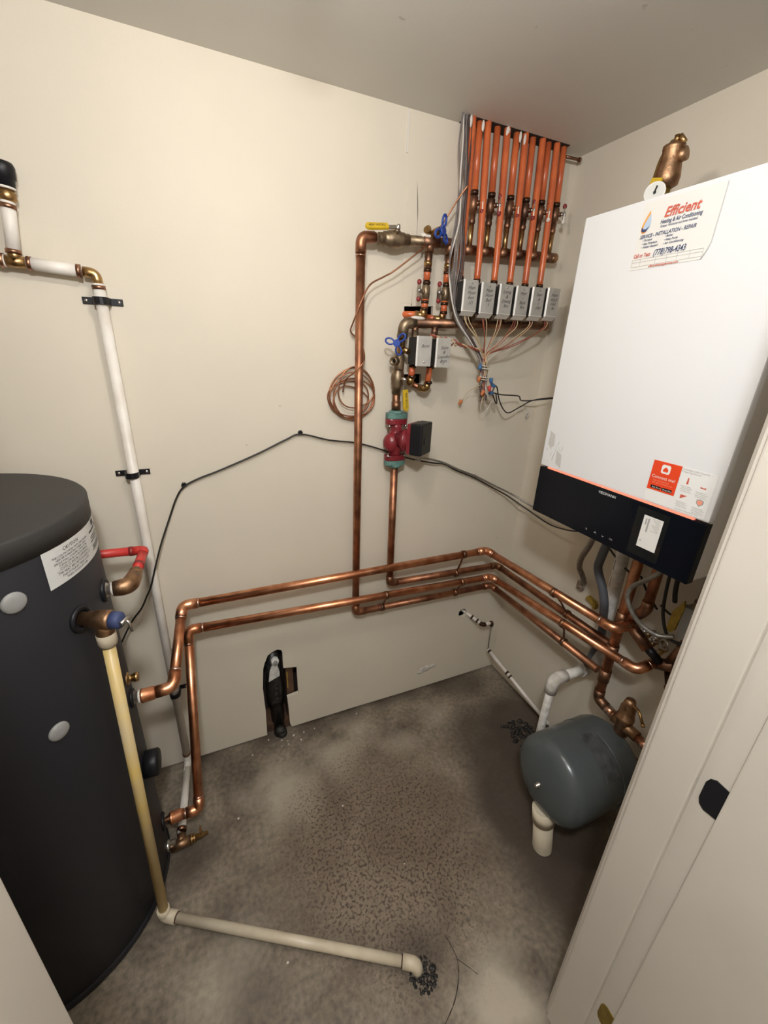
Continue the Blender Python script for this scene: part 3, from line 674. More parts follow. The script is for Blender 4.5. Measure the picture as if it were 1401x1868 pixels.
# orange drops with T-handled stop valves on the header
def stop_valve(name, label, c, side, group, grip='redgrip', tilt=0.0, brass='greybrass', tip2=None, reach=0.026):
    c, s = V(c), V(side).normalized()
    t = thing(name, label, 'valve', c, group)
    MB().lathe(c - V(0, 0, 0.026), (0, 0, 1), [(0, 0.0085), (0.008, 0.0085), (0.010, 0.0118), (0.026, 0.0130), (0.042, 0.0118), (0.044, 0.0085), (0.052, 0.0085)], 14).cyl(c, c + s * 0.019, 0.0065, n=10).build('valve_body', brass, t)
    h = c + s * reach
    MB().cyl(c + s * 0.015, h, 0.0042, n=8).build('spindle', 'steel', t)
    up = V(s.x * 0.1, 0.15 * tilt, 1).normalized()
    w = up.cross(s).normalized()
    MB().prism([(-0.005, -0.018), (0.005, -0.018), (0.0065, 0), (0.005, 0.018), (-0.005, 0.018), (-0.0065, 0)], h, w, up, 0.003).lathe(h, s, [(0, 0.006), (0.005, 0.006), (0.006, 0)], 8).build('lever', 'steel', t)
    for k in (-1, 1):
        MB().sphere(h + up * (0.022 * k) + s * 0.001, 0.0072, 10, 6, 1.0, 0.8, 1.05).build('lever_tip', tip2 if (k < 0 and tip2) else grip, t)
    return t
G_OR = 'orange pipes'
for x, lab in ((0.664, 'left'), (0.732, 'right')):
    o1 = thing('orange_pipe', 'short orange pipe above the %s red-tipped stop valve under the header' % ('first' if lab == 'left' else 'second'), 'pipe', (x, ry, 1.66))
    MB().cyl((x, ry, 1.682), (x - 0.001, ry, 1.650), 0.0098).build('pipe', 'orange', o1)
    for z in (1.680, 1.648): MB().cyl((x, ry, z), (x, ry, z - 0.008), 0.0115).build('crimp_ring', 'crimp', o1)
    stop_valve('stop_valve', 'brass stop valve with red-tipped lever, %s of the pair under the header' % ('left' if lab == 'left' else 'right'), (x - 0.001, ry, 1.620), (-0.9, -0.45, 0), 'red-tipped stop valves under the header', tilt=-1, reach=0.034)
    o2 = thing('orange_pipe', 'short orange pipe below the %s red-tipped stop valve with a brass elbow' % ('first' if lab == 'left' else 'second'), 'pipe', (x, ry, 1.58))
    z1 = 1.562 if lab == 'left' else 1.556
    MB().cyl((x - 0.001, ry, 1.600), (x - 0.003, ry, z1 + 0.006), 0.0098).build('pipe', 'orange', o2)
    for z in (1.597, z1 + 0.016): MB().cyl((x - 0.002, ry, z), (x - 0.002, ry, z - 0.008), 0.0115).build('crimp_ring', 'crimp', o2)
    if lab == 'left':
        MB().tube(fillet([(x - 0.003, ry, z1 + 0.010), (x - 0.004, ry + 0.004, z1 - 0.006), (x - 0.024, ry + 0.016, z1 - 0.004)], 0.012), 0.0115, n=12).build('brass_elbow', 'brass', o2)
        MB().cyl((x - 0.020, ry + 0.014, z1 - 0.004), (x - 0.066, ry + 0.080, z1 - 0.002), 0.0098).build('pipe', 'orange', o2)
    else:
        MB().tube(fillet([(x - 0.003, ry, z1 + 0.010), (x - 0.004, ry + 0.010, z1 - 0.006), (x - 0.026, ry + 0.020, z1 - 0.006)], 0.012), 0.0105, n=12).build('brass_elbow', 'brass', o2)
        MB().cyl((x - 0.022, ry + 0.018, z1 - 0.006), (x - 0.036, ry + 0.070, z1 + 0.004), 0.0092).build('pipe', 'orange', o2)

# ------------------------------------------------------------------ supply manifold, its drain valve and fittings above the pump
my = YB - 0.064
mf = thing('supply_manifold', 'brown copper manifold pipe below the row of zone valves', 'pipe', (0.588, my, 1.53))
MB().cyl((0.612, my, 1.532), (1.118, my, 1.552), 0.0132).build('pipe', 'copper_dark', mf)
MB().cyl((1.112, my, 1.5517), (1.128, my, 1.5523), 0.0155).build('end_cap', 'copper_old', mf)
MB().tube(fillet([(0.586, ry - 0.012, 1.490), (0.588, my, 1.531), (0.624, my, 1.533)], 0.020, 8), 0.0160, n=16).build('elbow', 'greybrass', mf)
MB().sphere((0.630, my - 0.004, 1.546), 0.012, 10, 6, 2.2, 0.8, 0.5).build('pipe_dope', 'whitegrip', mf)
for x in (0.632, 0.700):
    MB().cyl((x - 0.007, my, 1.532), (x - 0.007, my, 1.488), 0.0105).build('drop', 'copper_dark', mf)
sy = ry - 0.008
pf = thing('purge_tee', 'brown brass riser fitting with open side stub above the lower lever valve', 'fitting', (0.583, sy, 1.41))
MB().cyl((0.586, sy - 0.002, 1.494), (0.584, sy, 1.418), 0.0122).build('pipe', 'brass', pf)
MB().lathe((0.584, sy, 1.446), (-0.02, 0, -1), [(0, 0.0135), (0.010, 0.0155), (0.044, 0.0155), (0.048, 0.0135)], 14).build('tee_body', 'greybrass', pf)
sd = V(-0.80, -0.60, 0.0).normalized(); sb = V(0.584, sy, 1.424)
MB().cyl(sb, sb + sd * 0.030, 0.0085, n=12, caps=False).lathe(sb + sd * 0.026, sd, [(0, 0.0085), (0, 0.0122), (0.016, 0.0122), (0.016, 0.0080), (0.002, 0.0075), (0.002, 0)], 14).build('open_stub', 'greybrass', pf)
MB().cyl(sb + sd * 0.028, sb + sd * 0.0295, 0.0076, n=12).build('bore', 'black', pf)
b2 = thing('boiler_drain', 'blue three-lobed handle drain valve on the riser above the pump', 'valve', (0.585, sy, 1.472), 'blue handled drain valves')
MB().cyl((0.585, sy, 1.472), (0.560, sy - 0.034, 1.474), 0.0085, n=12).cyl((0.585, sy, 1.462), (0.597, sy - 0.03, 1.452), 0.0085, n=12).build('valve_body', 'brass', b2)
oval_handle(b2, (0.549, sy - 0.048, 1.474), (-0.55, -0.82, 0.0), (0.35, 0.0, -1), 0.034)
pn = thing('copper_nipple', 'short copper pipe between the lower lever valve and the green flange', 'pipe', (0.5835, ry, 1.28))
MB().cyl((0.581, ry - 0.001, 1.333), (0.5845, ry, 1.268), 0.0122).build('pipe', 'copper_dark', pn)
MB().cyl((0.583, ry, 1.303), (0.5842, ry, 1.276), 0.0150).build('adapter', 'copper_dark', pn)

# ------------------------------------------------------------------ circulator pump
pu = thing('circulator_pump', 'dark red circulator pump with black control box on the back wall', 'pump', (0.587, ry, 1.10))
def flange(z0, z1, m, nm):
    poly = []
    for a in range(24):
        t = 2 * math.pi * a / 24; poly.append((0.037 * math.copysign(abs(math.cos(t)) ** 0.75, math.cos(t)), 0.022 * math.copysign(abs(math.sin(t)) ** 0.8, math.sin(t))))
    return MB().prism(poly, (0.587, ry, z0), (1, 0, 0), (0, 1, 0), z1 - z0).build(nm, m, pu, bevel=0.002)
flange(1.250, 1.268, 'green', 'green_flange'); flange(1.232, 1.2495, 'pumpred', 'red_flange')
MB().lathe((0.5845, ry, 1.266), (0, 0, 1), [(0, 0.0245), (0.008, 0.021), (0.010, 0.0165)], 16).build('flange_collar', 'green', pu)
flange(1.113, 1.130, 'pumpred', 'red_flange'); flange(1.096, 1.1125, 'green', 'green_flange')
MB().lathe((0.588, ry, 1.097), (0, 0, -1), [(0, 0.023), (0.008, 0.021), (0.012, 0.015)], 16).build('flange_collar', 'green', pu)
MB().lathe((0.587, ry, 1.234), (0, 0, -1), [(0, 0.022), (0.014, 0.0195), (0.03, 0.021), (0.05, 0.031), (0.066, 0.0335), (0.082, 0.029), (0.096, 0.020), (0.106, 0.021)], 20).sphere((0.575, ry - 0.004, 1.172), 0.034, 16, 10, 0.95, 0.85, 1.0).build('volute', 'pumpred', pu)
ax = V(0.62, -0.78, 0).normalized()
MB().lathe(V(0.587, ry, 1.182), ax, [(0, 0.030), (0.030, 0.032), (0.034, 0.039), (0.044, 0.039), (0.046, 0.034), (0.062, 0.034)], 20).build('motor_flange', 'pumpred', pu)
Mx = Matrix((ax, V(0, 0, 1).cross(ax), V(0, 0, 1))).transposed()
MB().box(V(0.587, ry, 1.196) + ax * 0.064, (0.012, 0.082, 0.096), Mx).build('motor_plate', 'pumpred', pu, bevel=0.004)
MB().box(V(0.587, ry, 1.196) + ax * 0.090, (0.040, 0.086, 0.100), Mx).build('control_box', 'black', pu, bevel=0.005)
MB().lathe(V(0.587, ry, 1.190) + ax * 0.1095 + V(-0.01, -0.008, 0), ax, [(0, 0.011), (0.0015, 0.010), (0.002, 0)], 16).build('knob', 'black', pu)
for sx in (-0.029, 0.029):
    for z in (1.224, 1.126): MB().lathe((0.587 + sx, ry - 0.012, z), (0, 0, 1), [(0, 0.006), (0.006, 0.006), (0.006, 0.0035), (0.012, 0.0035)], 6).build('bolt', 'steel', pu)
MB().lathe(V(0.587, ry, 1.150) + ax * 0.082, (0, 0, -1), [(0, 0.008), (0.010, 0.008), (0.010, 0.0105), (0.016, 0.0105), (0.018, 0.007)], 12).build('cable_gland', 'steel', pu)

# ------------------------------------------------------------------ zone valves
def zone_valve(x, y, z, label, group, writing, up=True, screw_top=True):
    """y,z: front plane and cover bottom; the pipe runs up behind the cover"""
    t = thing('zone_valve', label, 'valve', (x, YB - 0.07, z), group)
    W, H, Dp = 0.0445, 0.082, 0.068
    if up:
        MB().cyl((x, YB - 0.066, z - 0.030), (x, YB - 0.07, z + 0.094), 0.0095).lathe((x, YB - 0.068, z + 0.01), (0, 0, 1), [(0, 0.014), (0.02, 0.018), (0.045, 0.018), (0.06, 0.013)], 14).build('brass_body', 'greybrass', t)
    else:
        MB().cyl((x, YB - 0.066, z + 0.100), (x, YB - 0.066, z - 0.008), 0.0095).lathe((x, YB - 0.068, z + 0.01), (0, 0, 1), [(0, 0.014), (0.02, 0.018), (0.045, 0.018), (0.06, 0.013)], 14).build('brass_body', 'greybrass', t)
    y1 = y + Dp
    MB().span((x - W / 2 + 0.004, y + 0.004, z + 0.003), (x + W / 2 - 0.003, y1, z + H - 0.003)).build('motor_housing', 'dark', t)
    cv = MB().span((x - W / 2, y - 0.001, z), (x + W / 2, y + 0.0006, z + H)).span((x - W / 2, y, z + H - 0.0012), (x + W / 2, y + 0.03, z + H)).build('cover', 'alu', t)
    MB().prism([(x - W / 2, y - 0.001), (x - W / 2 - 0.0035, y + 0.0035), (x - W / 2 - 0.0028, y + 0.0045), (x - W / 2 + 0.001, y + 0.0006)], (0, 0, z), (1, 0, 0), (0, 1, 0), H).build('folded_edge', 'steelpaint', t)
    if screw_top:
        Mr = Matrix.Rotation(math.radians(-38), 3, 'X')
        MB().box((x - 0.001, y + 0.006, z - 0.004), (W * 1.02, 0.020, 0.0014), Mr).build('wire_tab', 'steelpaint', t)
    MB().lathe((x, y - 0.001, z + (H - 0.008 if screw_top else 0.012)), (0, -1, 0), [(0, 0.0030), (0.0012, 0.0026), (0.0018, 0)], 8).build('screw', 'steel', t)
    lines = []; zz = z + H - (0.024 if screw_top else 0.018)
    for i, s in enumerate(writing):
        lines.append((s, 0.0125, (x + (i % 2) * 0.001, y - 0.0016, zz - i * 0.0125), V(1, 0, 0.06), V(0.12, 0, 1), 'CENTER', 0.25))
    lettering(cv, lines, 'ink', 'handwriting')
    return t
ZX = [0.762, 0.823, 0.887, 0.948, 1.009, 1.069]
TXT = [['Main', 'Floor', 'East', '(1)'], ['Main', 'Floor', 'Bed', '1'], ['Living', '&', 'Dining', 'Rm'], ['Mstr', '/', 'Bath', 'Rm'], ['Stair', '&', '1', '(W)'], ['Main', 'Kitch', 'Hall', 'Rt']]
ORD = ['first from the left, nearest the grey cables', 'second from the left', 'third from the left', 'third from the right', 'second from the right', 'last, nearest the boiler']
zoff = [0, -0.002, -0.0005, 0, 0.002, 0.005]
for i, x in enumerate(ZX):
    zone_valve(x - 0.003 + 0.001 * i, YB - 0.14, 1.568 + zoff[i], 'handwritten aluminium zone valve in the upper row, ' + ORD[i], 'upper row of zone valves', TXT[i])
zone_valve(0.625, YB - 0.132, 1.414, 'aluminium zone valve with one handwritten word, left of the lower pair', 'lower pair of zone valves', ['', 'Bsmt'], False, False)
zone_valve(0.690, YB - 0.132, 1.412, 'aluminium zone valve with four handwritten words, right of the lower pair', 'lower pair of zone valves', ['', 'Suite', '&', 'Laundry', 'Bath'], False, False)
# stubs under the lower pair
for x, lab, ze in ((0.6235, 'left', 1.362), (0.684, 'right', 1.345)):
    o = thing('orange_pipe', 'short orange pipe under the %s lower zone valve turning into the wall' % lab, 'pipe', (x, YB - 0.066, 1.39))
    MB().cyl((x, YB - 0.066, 1.412), (x - 0.002, YB - 0.062, ze + 0.012), 0.0096).build('pipe', 'orange', o)
    for z in (1.416, ze + 0.022): MB().cyl((x, YB - 0.066, z), (x, YB - 0.066, z - 0.008), 0.0115).build('crimp_ring', 'crimp', o)
    MB().tube(fillet([(x - 0.002, YB - 0.062, ze + 0.016), (x - 0.003, YB - 0.058, ze - 0.002), (x - 0.022 if lab == 'right' else x + 0.002, YB - 0.040, ze)], 0.012), 0.0115, n=12).build('brass_elbow', 'brass', o)
    if lab == 'right':
        MB().cyl((x - 0.018, YB - 0.043, ze), (x - 0.046, YB + 0.03, ze + 0.022), 0.0090).build('pipe', 'copper_old', o)
    else:
        MB().cyl((x + 0.002, YB - 0.042, ze), (x + 0.012, YB + 0.03, ze + 0.006), 0.0090).build('pipe', 'brass', o)

# ------------------------------------------------------------------ orange pipes to the ceiling
FT = [0.012, 0.001, 0.004, 0.009, 0.012, 0.008]
for i, x in enumerate(ZX):
    o = thing('orange_pipe', 'long orange pipe to the zone valve row, ' + ORD[i], 'pipe', (x, YB - 0.07, 1.66), 'long orange pipes to the zone valves')
    zb = 1.661 + zoff[i]
    MB().tube(spline([(x, YB - 0.070, zb), (x, YB - 0.068, zb + 0.09), (x + FT[i] * 0.6, YB - 0.055, zb + 0.24), (x + FT[i], YB - 0.040, ZC + 0.02)], 5), 0.0095, n=14).build('pipe', 'orange', o)
    MB().cyl((x, YB - 0.070, zb - 0.003), (x, YB - 0.070, zb + 0.006), 0.0112).build('crimp_ring', 'crimp', o)
    if i in (0, 2, 3): MB().sphere((x + 0.002, YB - 0.049, ZC - 0.012 - 0.006 * (i % 2)), 0.006, 8, 6, 0.8 + 0.5 * (i == 2), 0.6, 2.4).build('plaster_splash', 'whitegrip', o)
RX = [0.802, 0.862, 0.931, 0.990, 1.050, 1.111]
rm = thing('return_manifold', 'brown copper return manifold behind the long orange pipes', 'pipe', (0.79, YB - 0.042, 1.745))
MB().cyl((0.768, YB - 0.042, 1.740), (1.122, YB - 0.042, 1.757), 0.0125).build('pipe', 'copper_dark', rm)
MB().lathe((1.118, YB - 0.042, 1.7567), (1, 0, 0.05), [(0, 0.0150), (0.022, 0.0150), (0.027, 0.011), (0.028, 0)], 16).build('end_cap', 'bronze', rm)
ry2 = YB - 0.042
for i, x in enumerate(RX):
    zm = 1.742 + (x - 0.8) * 0.047
    MB().cyl((x - 0.020, ry2, zm), (x + 0.020, ry2, zm + 0.001), 0.0150).build('tee', 'copper_dark', rm)
    MB().cyl((x, ry2, zm), (x, ry2, zm + 0.072), 0.0078).build('outlet', 'brass', rm)
    MB().lathe((x, ry2, zm + 0.066), (0, 0, 1), [(0, 0.0078), (0.004, 0.0100), (0.012, 0.0100), (0.014, 0.0085), (0.030, 0.0085)], 12).build('adapter', 'copper_dark', rm)
    stop_valve('stop_valve', 'small lever stop valve above the return manifold, ' + ['first from the left', 'second from the left', 'third from the left', 'third from the right', 'second from the right', 'last on the right'][i],
               (x, ry2, zm + 0.118), (0.72, -0.70, 0), 'lever stop valves on the return manifold', tilt=1, brass='copper_dark', tip2='whitegrip' if i > 3 else None)
    o = thing('orange_pipe', 'orange pipe from the ceiling to the return manifold, ' + ['first from the left', 'second from the left', 'third from the left', 'third from the right', 'second from the right', 'last on the right'][i], 'pipe', (x, ry2, zm + 0.15), 'orange pipes to the return manifold')
    MB().cyl((x, ry2, zm + 0.142), (x + 0.001, ry2 + 0.010, ZC + 0.02), 0.0095).build('pipe', 'orange', o)
    MB().cyl((x, ry2, zm + 0.139), (x, ry2, zm + 0.149), 0.0112).build('crimp_ring', 'crimp', o)
    if i in (0, 2): MB().sphere((x, YB - 0.052, ZC - 0.016), 0.006, 8, 6, 0.8, 0.6, 2.2).build('plaster_splash', 'whitegrip', o)
cr = MB().cyl((1.128, YB - 0.03, 2.030), (1.186, YB - 0.03, 2.032), 0.0042, n=10).lathe((1.182, YB - 0.03, 2.032), (1, 0, 0), [(0, 0.0065), (0.006, 0.0065), (0.006, 0)], 10).build('copper_rod', 'copper_dark', origin=(1.128, YB - 0.03, 2.03))
tag(cr, 'thin brown rod in the top corner beside the orange pipes', 'rod')

# ------------------------------------------------------------------ thermostat cables and the wire bundle
gb = thing('thermostat_cables', 'grey thermostat cables hanging from the ceiling left of the orange pipes', 'cable', (0.75, YB - 0.04, 2.04))
for k in range(8):
    j = lambda s=0.007: random.uniform(-s, s)
    o_ = (k - 3.5) * 0.0042
    pts = [(0.752 + o_, YB - 0.045 + j(0.004), ZC + 0.01), (0.748 + o_ + j(), YB - 0.055 + j(), 1.985), (0.745 + o_ + j(), YB - 0.070 + j(), 1.90), (0.738 + o_ + j(), YB - 0.082 + j(), 1.80),
           (0.732 + o_ * 1.4 + j(), YB - 0.088 + j(), 1.70), (0.736 + o_ * 1.2 + j(), YB - 0.092 + j(), 1.61), (0.754 + o_ * 0.7, YB - 0.100 + j(0.003), 1.545), (0.800 + o_ * 0.4, YB - 0.105 + j(0.003), 1.493), (0.843 + o_ * 0.3, YB - 0.10, 1.447), (0.866 + o_ * 0.4, YB - 0.098, 1.40), (0.872 + o_ * 0.5, YB - 0.096, 1.350 + j())]
    MB().tube(spline(pts, 5), 0.0024, n=6).build('cable', 'white_cable' if k == 1 else ('brown_wire' if k > 4 else 'grey_cable'), gb)
bw = thing('wire_bundle', 'tied bundle of thin control wires hanging under the manifold', 'wires', (0.866, YB - 0.10, 1.43))
for k in range(22):
    j = lambda s=0.007: random.uniform(-s, s)
    MB().tube(spline([(0.862 + j(), YB - 0.100 + j(), 1.440), (0.868 + j(0.009), YB - 0.100 + j(0.009), 1.405), (0.872 + j(0.010), YB - 0.098 + j(), 1.365), (0.876 + j(0.014), YB - 0.100 + j(), 1.318 + j(0.016))], 5), 0.0019, n=6).build('wire', ['tan_wire', 'red_wire', 'red_wire', 'white_cable', 'brown_wire', 'grey_cable', 'brown_wire'][k % 7], bw)
for i, x in enumerate(ZX):
    for k in range(3):
        j = lambda s=0.004: random.uniform(-s, s)
        m_ = (['tan_wire', 'red_wire', 'tan_wire'] if i in (0, 2, 4) else ['red_wire', 'red_wire', 'tan_wire'])[k]
        if i == 0 and k > 0: m_ = 'tan_wire'
        x0 = x - 0.004 + k * 0.006
        sx_ = 0.862 + (i - 2.5) * 0.005
        MB().tube(spline([(x0, YB - 0.118, 1.572), (x0 + (0.005 if i < 2 else -0.006), YB - 0.124 + j(), 1.540 + j()), (x0 + (sx_ - x0) * 0.55 + j(), YB - 0.120 + j(), 1.502 - 0.006 * i * (i > 2) * 0.5 + j()), (sx_ + j(0.003), YB - 0.106, 1.455), (0.866 + j(0.006), YB - 0.100 + j(), 1.42)], 5), 0.0013, n=5).build('wire', m_, bw)
for k in range(3):
    pts = []
    for i in range(30):
        t = i / 29; base_ = V(0.648, YB - 0.120, 1.500).lerp(V(0.704, YB - 0.118, 1.487), min(1, t * 3)) if t < 0.333 else V(0.704, YB - 0.118, 1.487).lerp(V(0.850, YB - 0.108, 1.462), (t - 0.333) / 0.667)
        a = t * 26 + k * 2.1; pts.append(base_ + V(0, math.cos(a), math.sin(a)) * (0.0035 + (0.006 if 0.3 < t < 0.5 else 0)))
    MB().tube(pts, 0.0021, n=5).build('twisted_wire', ['red_wire', 'red_wire', 'tan_wire'][k], bw)
for z in (1.418, 1.410, 1.383, 1.376):
    MB().torus((0.868, YB - 0.099, z), (0.12, 0, 1), 0.0155, 0.0016, 18, 6).build('cable_tie', 'white_cable', bw)
for (x, y, z, dd, m_) in ((0.846, 0.105, 1.408, (0.1, 0, 1), 'bluenut'), (0.848, 0.108, 1.385, (-0.3, 0, -1), 'orangenut'), (0.890, 0.112, 1.382, (0.2, 0, -1), 'bluenut'), (0.880, 0.120, 1.358, (0.1, -0.3, -1), 'rednut'), (0.866, 0.114, 1.343, (-0.5, 0, -1), 'orangenut'), (0.905, 0.100, 1.360, (1, 0, -0.3), 'bluenut'), (0.897, 0.104, 1.335, (1, 0, -0.1), 'bluenut'), (0.840, 0.030, 1.303, (-0.5, 0, -1), 'orangenut')):
    MB().lathe((x, YB - y, z), dd, [(0, 0.0062), (0.004, 0.0068), (0.016, 0.0045), (0.019, 0)], 8).build('wire_nut', m_, bw)
MB().tube(spline([(0.874, YB - 0.10, 1.33), (0.880, YB - 0.09, 1.285), (0.897, YB - 0.08, 1.268), (0.915, YB - 0.08, 1.278), (0.928, YB - 0.085, 1.308)], 6), 0.0014, n=5).build('wire', 'white_cable', bw)
MB().tube(spline([(0.862, YB - 0.10, 1.36), (0.845, YB - 0.06, 1.335), (0.842, YB - 0.035, 1.305)], 5), 0.0011, n=5).build('wire', 'tan_wire', bw)
for k, pts in enumerate(([(0.915, 0.100, 1.356), (0.930, 0.098, 1.352), (0.952, 0.09, 1.312), (0.985, 0.08, 1.276), (1.020, 0.07, 1.262), (1.075, 0.06, 1.280), (1.130, 0.07, 1.306), (1.170, 0.16, 1.325), (1.19, 0.35, 1.35)],
                         [(0.912, 0.104, 1.335), (0.960, 0.09, 1.327), (1.030, 0.07, 1.322), (1.060, 0.065, 1.318), (1.075, 0.06, 1.304), (1.110, 0.06, 1.302), (1.150, 0.10, 1.312), (1.178, 0.22, 1.335), (1.192, 0.36, 1.36)],
                         [(0.920, 0.10, 1.358), (0.915, 0.098, 1.335), (0.936, 0.095, 1.300), (0.944, 0.09, 1.305), (0.932, 0.095, 1.33)])):
    c_ = MB().tube(spline([(x, YB - y, z) for x, y, z in pts], 6), 0.0022, n=7).build('control_cable', 'rubber', origin=(pts[0][0], YB - pts[0][1], pts[0][2]))
    tag(c_, ['black cable looping low from the wire bundle towards the boiler', 'black cable running straight from the wire bundle to the boiler', 'short black cable loop folded back at the wire bundle'][k], 'cable', 'black cables at the wire bundle')

def clip(name, c, m, label, s=1.0):
    t = thing(name, label, 'cable clip', c)
    MB().prism([(-0.006 * s, -0.004 * s), (0.006 * s, -0.004 * s), (0.007 * s, 0.003 * s), (0.003 * s, 0.007 * s), (-0.004 * s, 0.006 * s), (-0.007 * s, 0.001 * s)], V(c) + V(0, -0.009, 0), (1, 0, 0), (0, 0, 1), -0.009).build('clip_body', m, t)
    MB().lathe(V(c) + V(0, -0.009, 0.009 * s), (0, -1, 0), [(0, 0.0028), (0.003, 0.0025), (0.003, 0)], 8).build('nail', 'steel', t)
clip('cable_clip', (0.281, YB, 1.207), 'black', 'black nail clip at the peak of the long black cable')
clip('cable_clip', (-0.061, YB, 1.070), 'black', 'black nail clip on the long black cable above the tank')
clip('cable_clip', (0.950, YB, 1.010), 'white_cable', 'white clip holding two cables right of the pump', 1.3)
wc = thing('wire_staple', 'loose white clip hanging on the wall corner under the boiler cables', 'cable clip', (1.165, YB, 1.245))
MB().tube(spline([(1.160, YB - 0.006, 1.272), (1.163, YB - 0.009, 1.255), (1.156, YB - 0.008, 1.243), (1.164, YB - 0.007, 1.232), (1.172, YB - 0.006, 1.244), (1.166, YB - 0.005, 1.252)], 4), 0.0032, n=6).build('clip_body', 'white_cable', wc)

pts = [(-0.290, 0.060, 0.610), (-0.252, 0.046, 0.673), (-0.220, 0.045, 0.713), (-0.200, 0.045, 0.751), (-0.185, 0.045, 0.781), (-0.162, 0.043, 0.850), (-0.140, 0.030, 0.910), (-0.112, 0.014, 0.974), (-0.085, 0.010, 1.035), (-0.061, 0.010, 1.067), (-0.02, 0.011, 1.088), (0.038, 0.012, 1.108), (0.149, 0.012, 1.151), (0.232, 0.011, 1.188), (0.281, 0.010, 1.204), (0.37, 0.012, 1.182), (0.455, 0.013, 1.170), (0.521, 0.016, 1.152), (0.590, 0.018, 1.128),
       (0.66, 0.022, 1.105), (0.745, 0.025, 1.085), (0.80, 0.022, 1.075), (0.86, 0.018, 1.045), (0.95, 0.014, 1.008), (1.04, 0.020, 0.960), (1.10, 0.040, 0.928), (1.150, 0.10, 0.890), (1.165, 0.20, 0.868), (1.150, 0.28, 0.880), (1.12, 0.38, 0.915), (1.10, 0.44, 0.96), (1.09, 0.46, 1.03)]
c_ = MB().tube(spline([(x, YB - y, z) for x, y, z in pts], 5), 0.0026, n=8).build('black_cable', 'rubber', origin=(-0.29, YB - 0.06, 0.61))
tag(c_, 'long black cable rising from behind the tank and crossing the back wall to the boiler', 'cable')
pts = [(0.632, 0.115, 1.128), (0.650, 0.10, 1.118), (0.69, 0.05, 1.112), (0.745, 0.032, 1.098), (0.80, 0.028, 1.080), (0.86, 0.024, 1.052), (0.95, 0.020, 1.016), (1.04, 0.028, 0.972), (1.11, 0.055, 0.938), (1.16, 0.13, 0.905), (1.165, 0.25, 0.90), (1.13, 0.40, 0.98), (1.12, 0.44, 1.05)]
c_ = MB().tube(spline([(x, YB - y, z) for x, y, z in pts], 8), 0.0036, n=8).build('armoured_cable', 'flex', origin=(0.632, YB - 0.115, 1.128))
tag(c_, 'grey armoured cable from the pump box to the boiler along the black cable', 'cable')

# ------------------------------------------------------------------ capillary tube and its coil
ct = thing('capillary_coil', 'thin copper capillary tube wound in a loose coil behind the tall riser', 'wire coil', (0.444, YB - 0.02, 1.325))
MB().tube(spline([(0.742, YB - 0.10, 1.88), (0.722, YB - 0.08, 1.845), (0.690, YB - 0.055, 1.785), (0.640, YB - 0.052, 1.730), (0.630, YB - 0.063, 1.722), (0.556, YB - 0.052, 1.665), (0.523, YB - 0.05, 1.646), (0.480, YB - 0.055, 1.622), (0.452, YB - 0.066, 1.580), (0.432, YB - 0.055, 1.525), (0.436, YB - 0.022, 1.500), (0.462, YB - 0.020, 1.478), (0.474, YB - 0.03, 1.452), (0.462, YB - 0.064, 1.420), (0.436, YB - 0.062, 1.392), (0.418, YB - 0.03, 1.365), (0.412, YB - 0.022, 1.330)], 6), 0.0023, n=7).build('lead', 'copper_old', ct)
for k, (dx_, dz_, rx, rz, ph) in enumerate(((0, 0.0, 0.073, 0.078, 0), (-0.012, -0.012, 0.066, 0.056, 1), (0.006, -0.010, 0.066, 0.062, 2), (-0.004, -0.022, 0.058, 0.046, 3), (0.012, 0.016, 0.060, 0.060, 4), (-0.002, -0.006, 0.075, 0.066, 5))):
    pts = []
    for i in range(37):
        a = 2 * math.pi * i / 36 + ph; pts.append((0.446 + dx_ + rx * math.cos(a), YB - 0.008 - 0.0026 * k - 0.003 * math.sin(a + k), 1.322 + dz_ + rz * math.sin(a) + 0.006 * math.sin(2 * a + k)))
    MB().tube(pts, 0.0022, n=6, caps=False).build('loop', 'copper_old', ct)

# ------------------------------------------------------------------ black drain pipe inside the broken wall
ad = thing('wall_drain_pipe', 'black drain pipe with white paper rag standing in the broken wall opening', 'pipe', (0.150, YB + 0.045, 0))
MB().cyl((0.158, YB + 0.03, -0.01), (0.153, YB + 0.045, 0.40), 0.026, n=18).build('pipe', 'abs', ad)
MB().lathe((0.154, YB + 0.040, 0.13), (0, 0, 1), [(0, 0.032), (0.03, 0.034), (0.10, 0.034), (0.12, 0.030), (0.20, 0.030)], 18).build('hub', 'abs', ad)
MB().torus((0.155, YB + 0.004, 0.19), (0, 1, 0), 0.014, 0.003, 18, 6).torus((0.155, YB + 0.006, 0.235), (0, 1, 0), 0.012, 0.0025, 18, 6).build('moulded_ring', 'abs', ad)
MB().sphere((0.158, YB - 0.004, 0.012), 0.03, 14, 8, 0.85, 0.8, 0.9).sphere((0.164, YB - 0.014, 0.006), 0.022, 12, 8, 0.9, 0.9, 0.6).build('tar_seal', 'mud', ad)
MB().prism([(0.130, 0.264), (0.171, 0.280), (0.172, 0.300), (0.166, 0.330), (0.173, 0.352), (0.168, 0.370), (0.155, 0.376), (0.143, 0.362), (0.146, 0.338), (0.136, 0.312)], (0, YB + 0.006, 0), (1, 0, 0), (0, 0, 1), -0.004).sphere((0.158, YB + 0.004, 0.354), 0.015, 12, 8, 1, 0.5, 1.2).build('paper_rag', 'paper', ad)
MB().sphere((0.158, YB - 0.004, 0.355), 0.0085, 10, 6, 0.9, 0.35, 1.4).build('rag_hollow', 'greycap', ad)
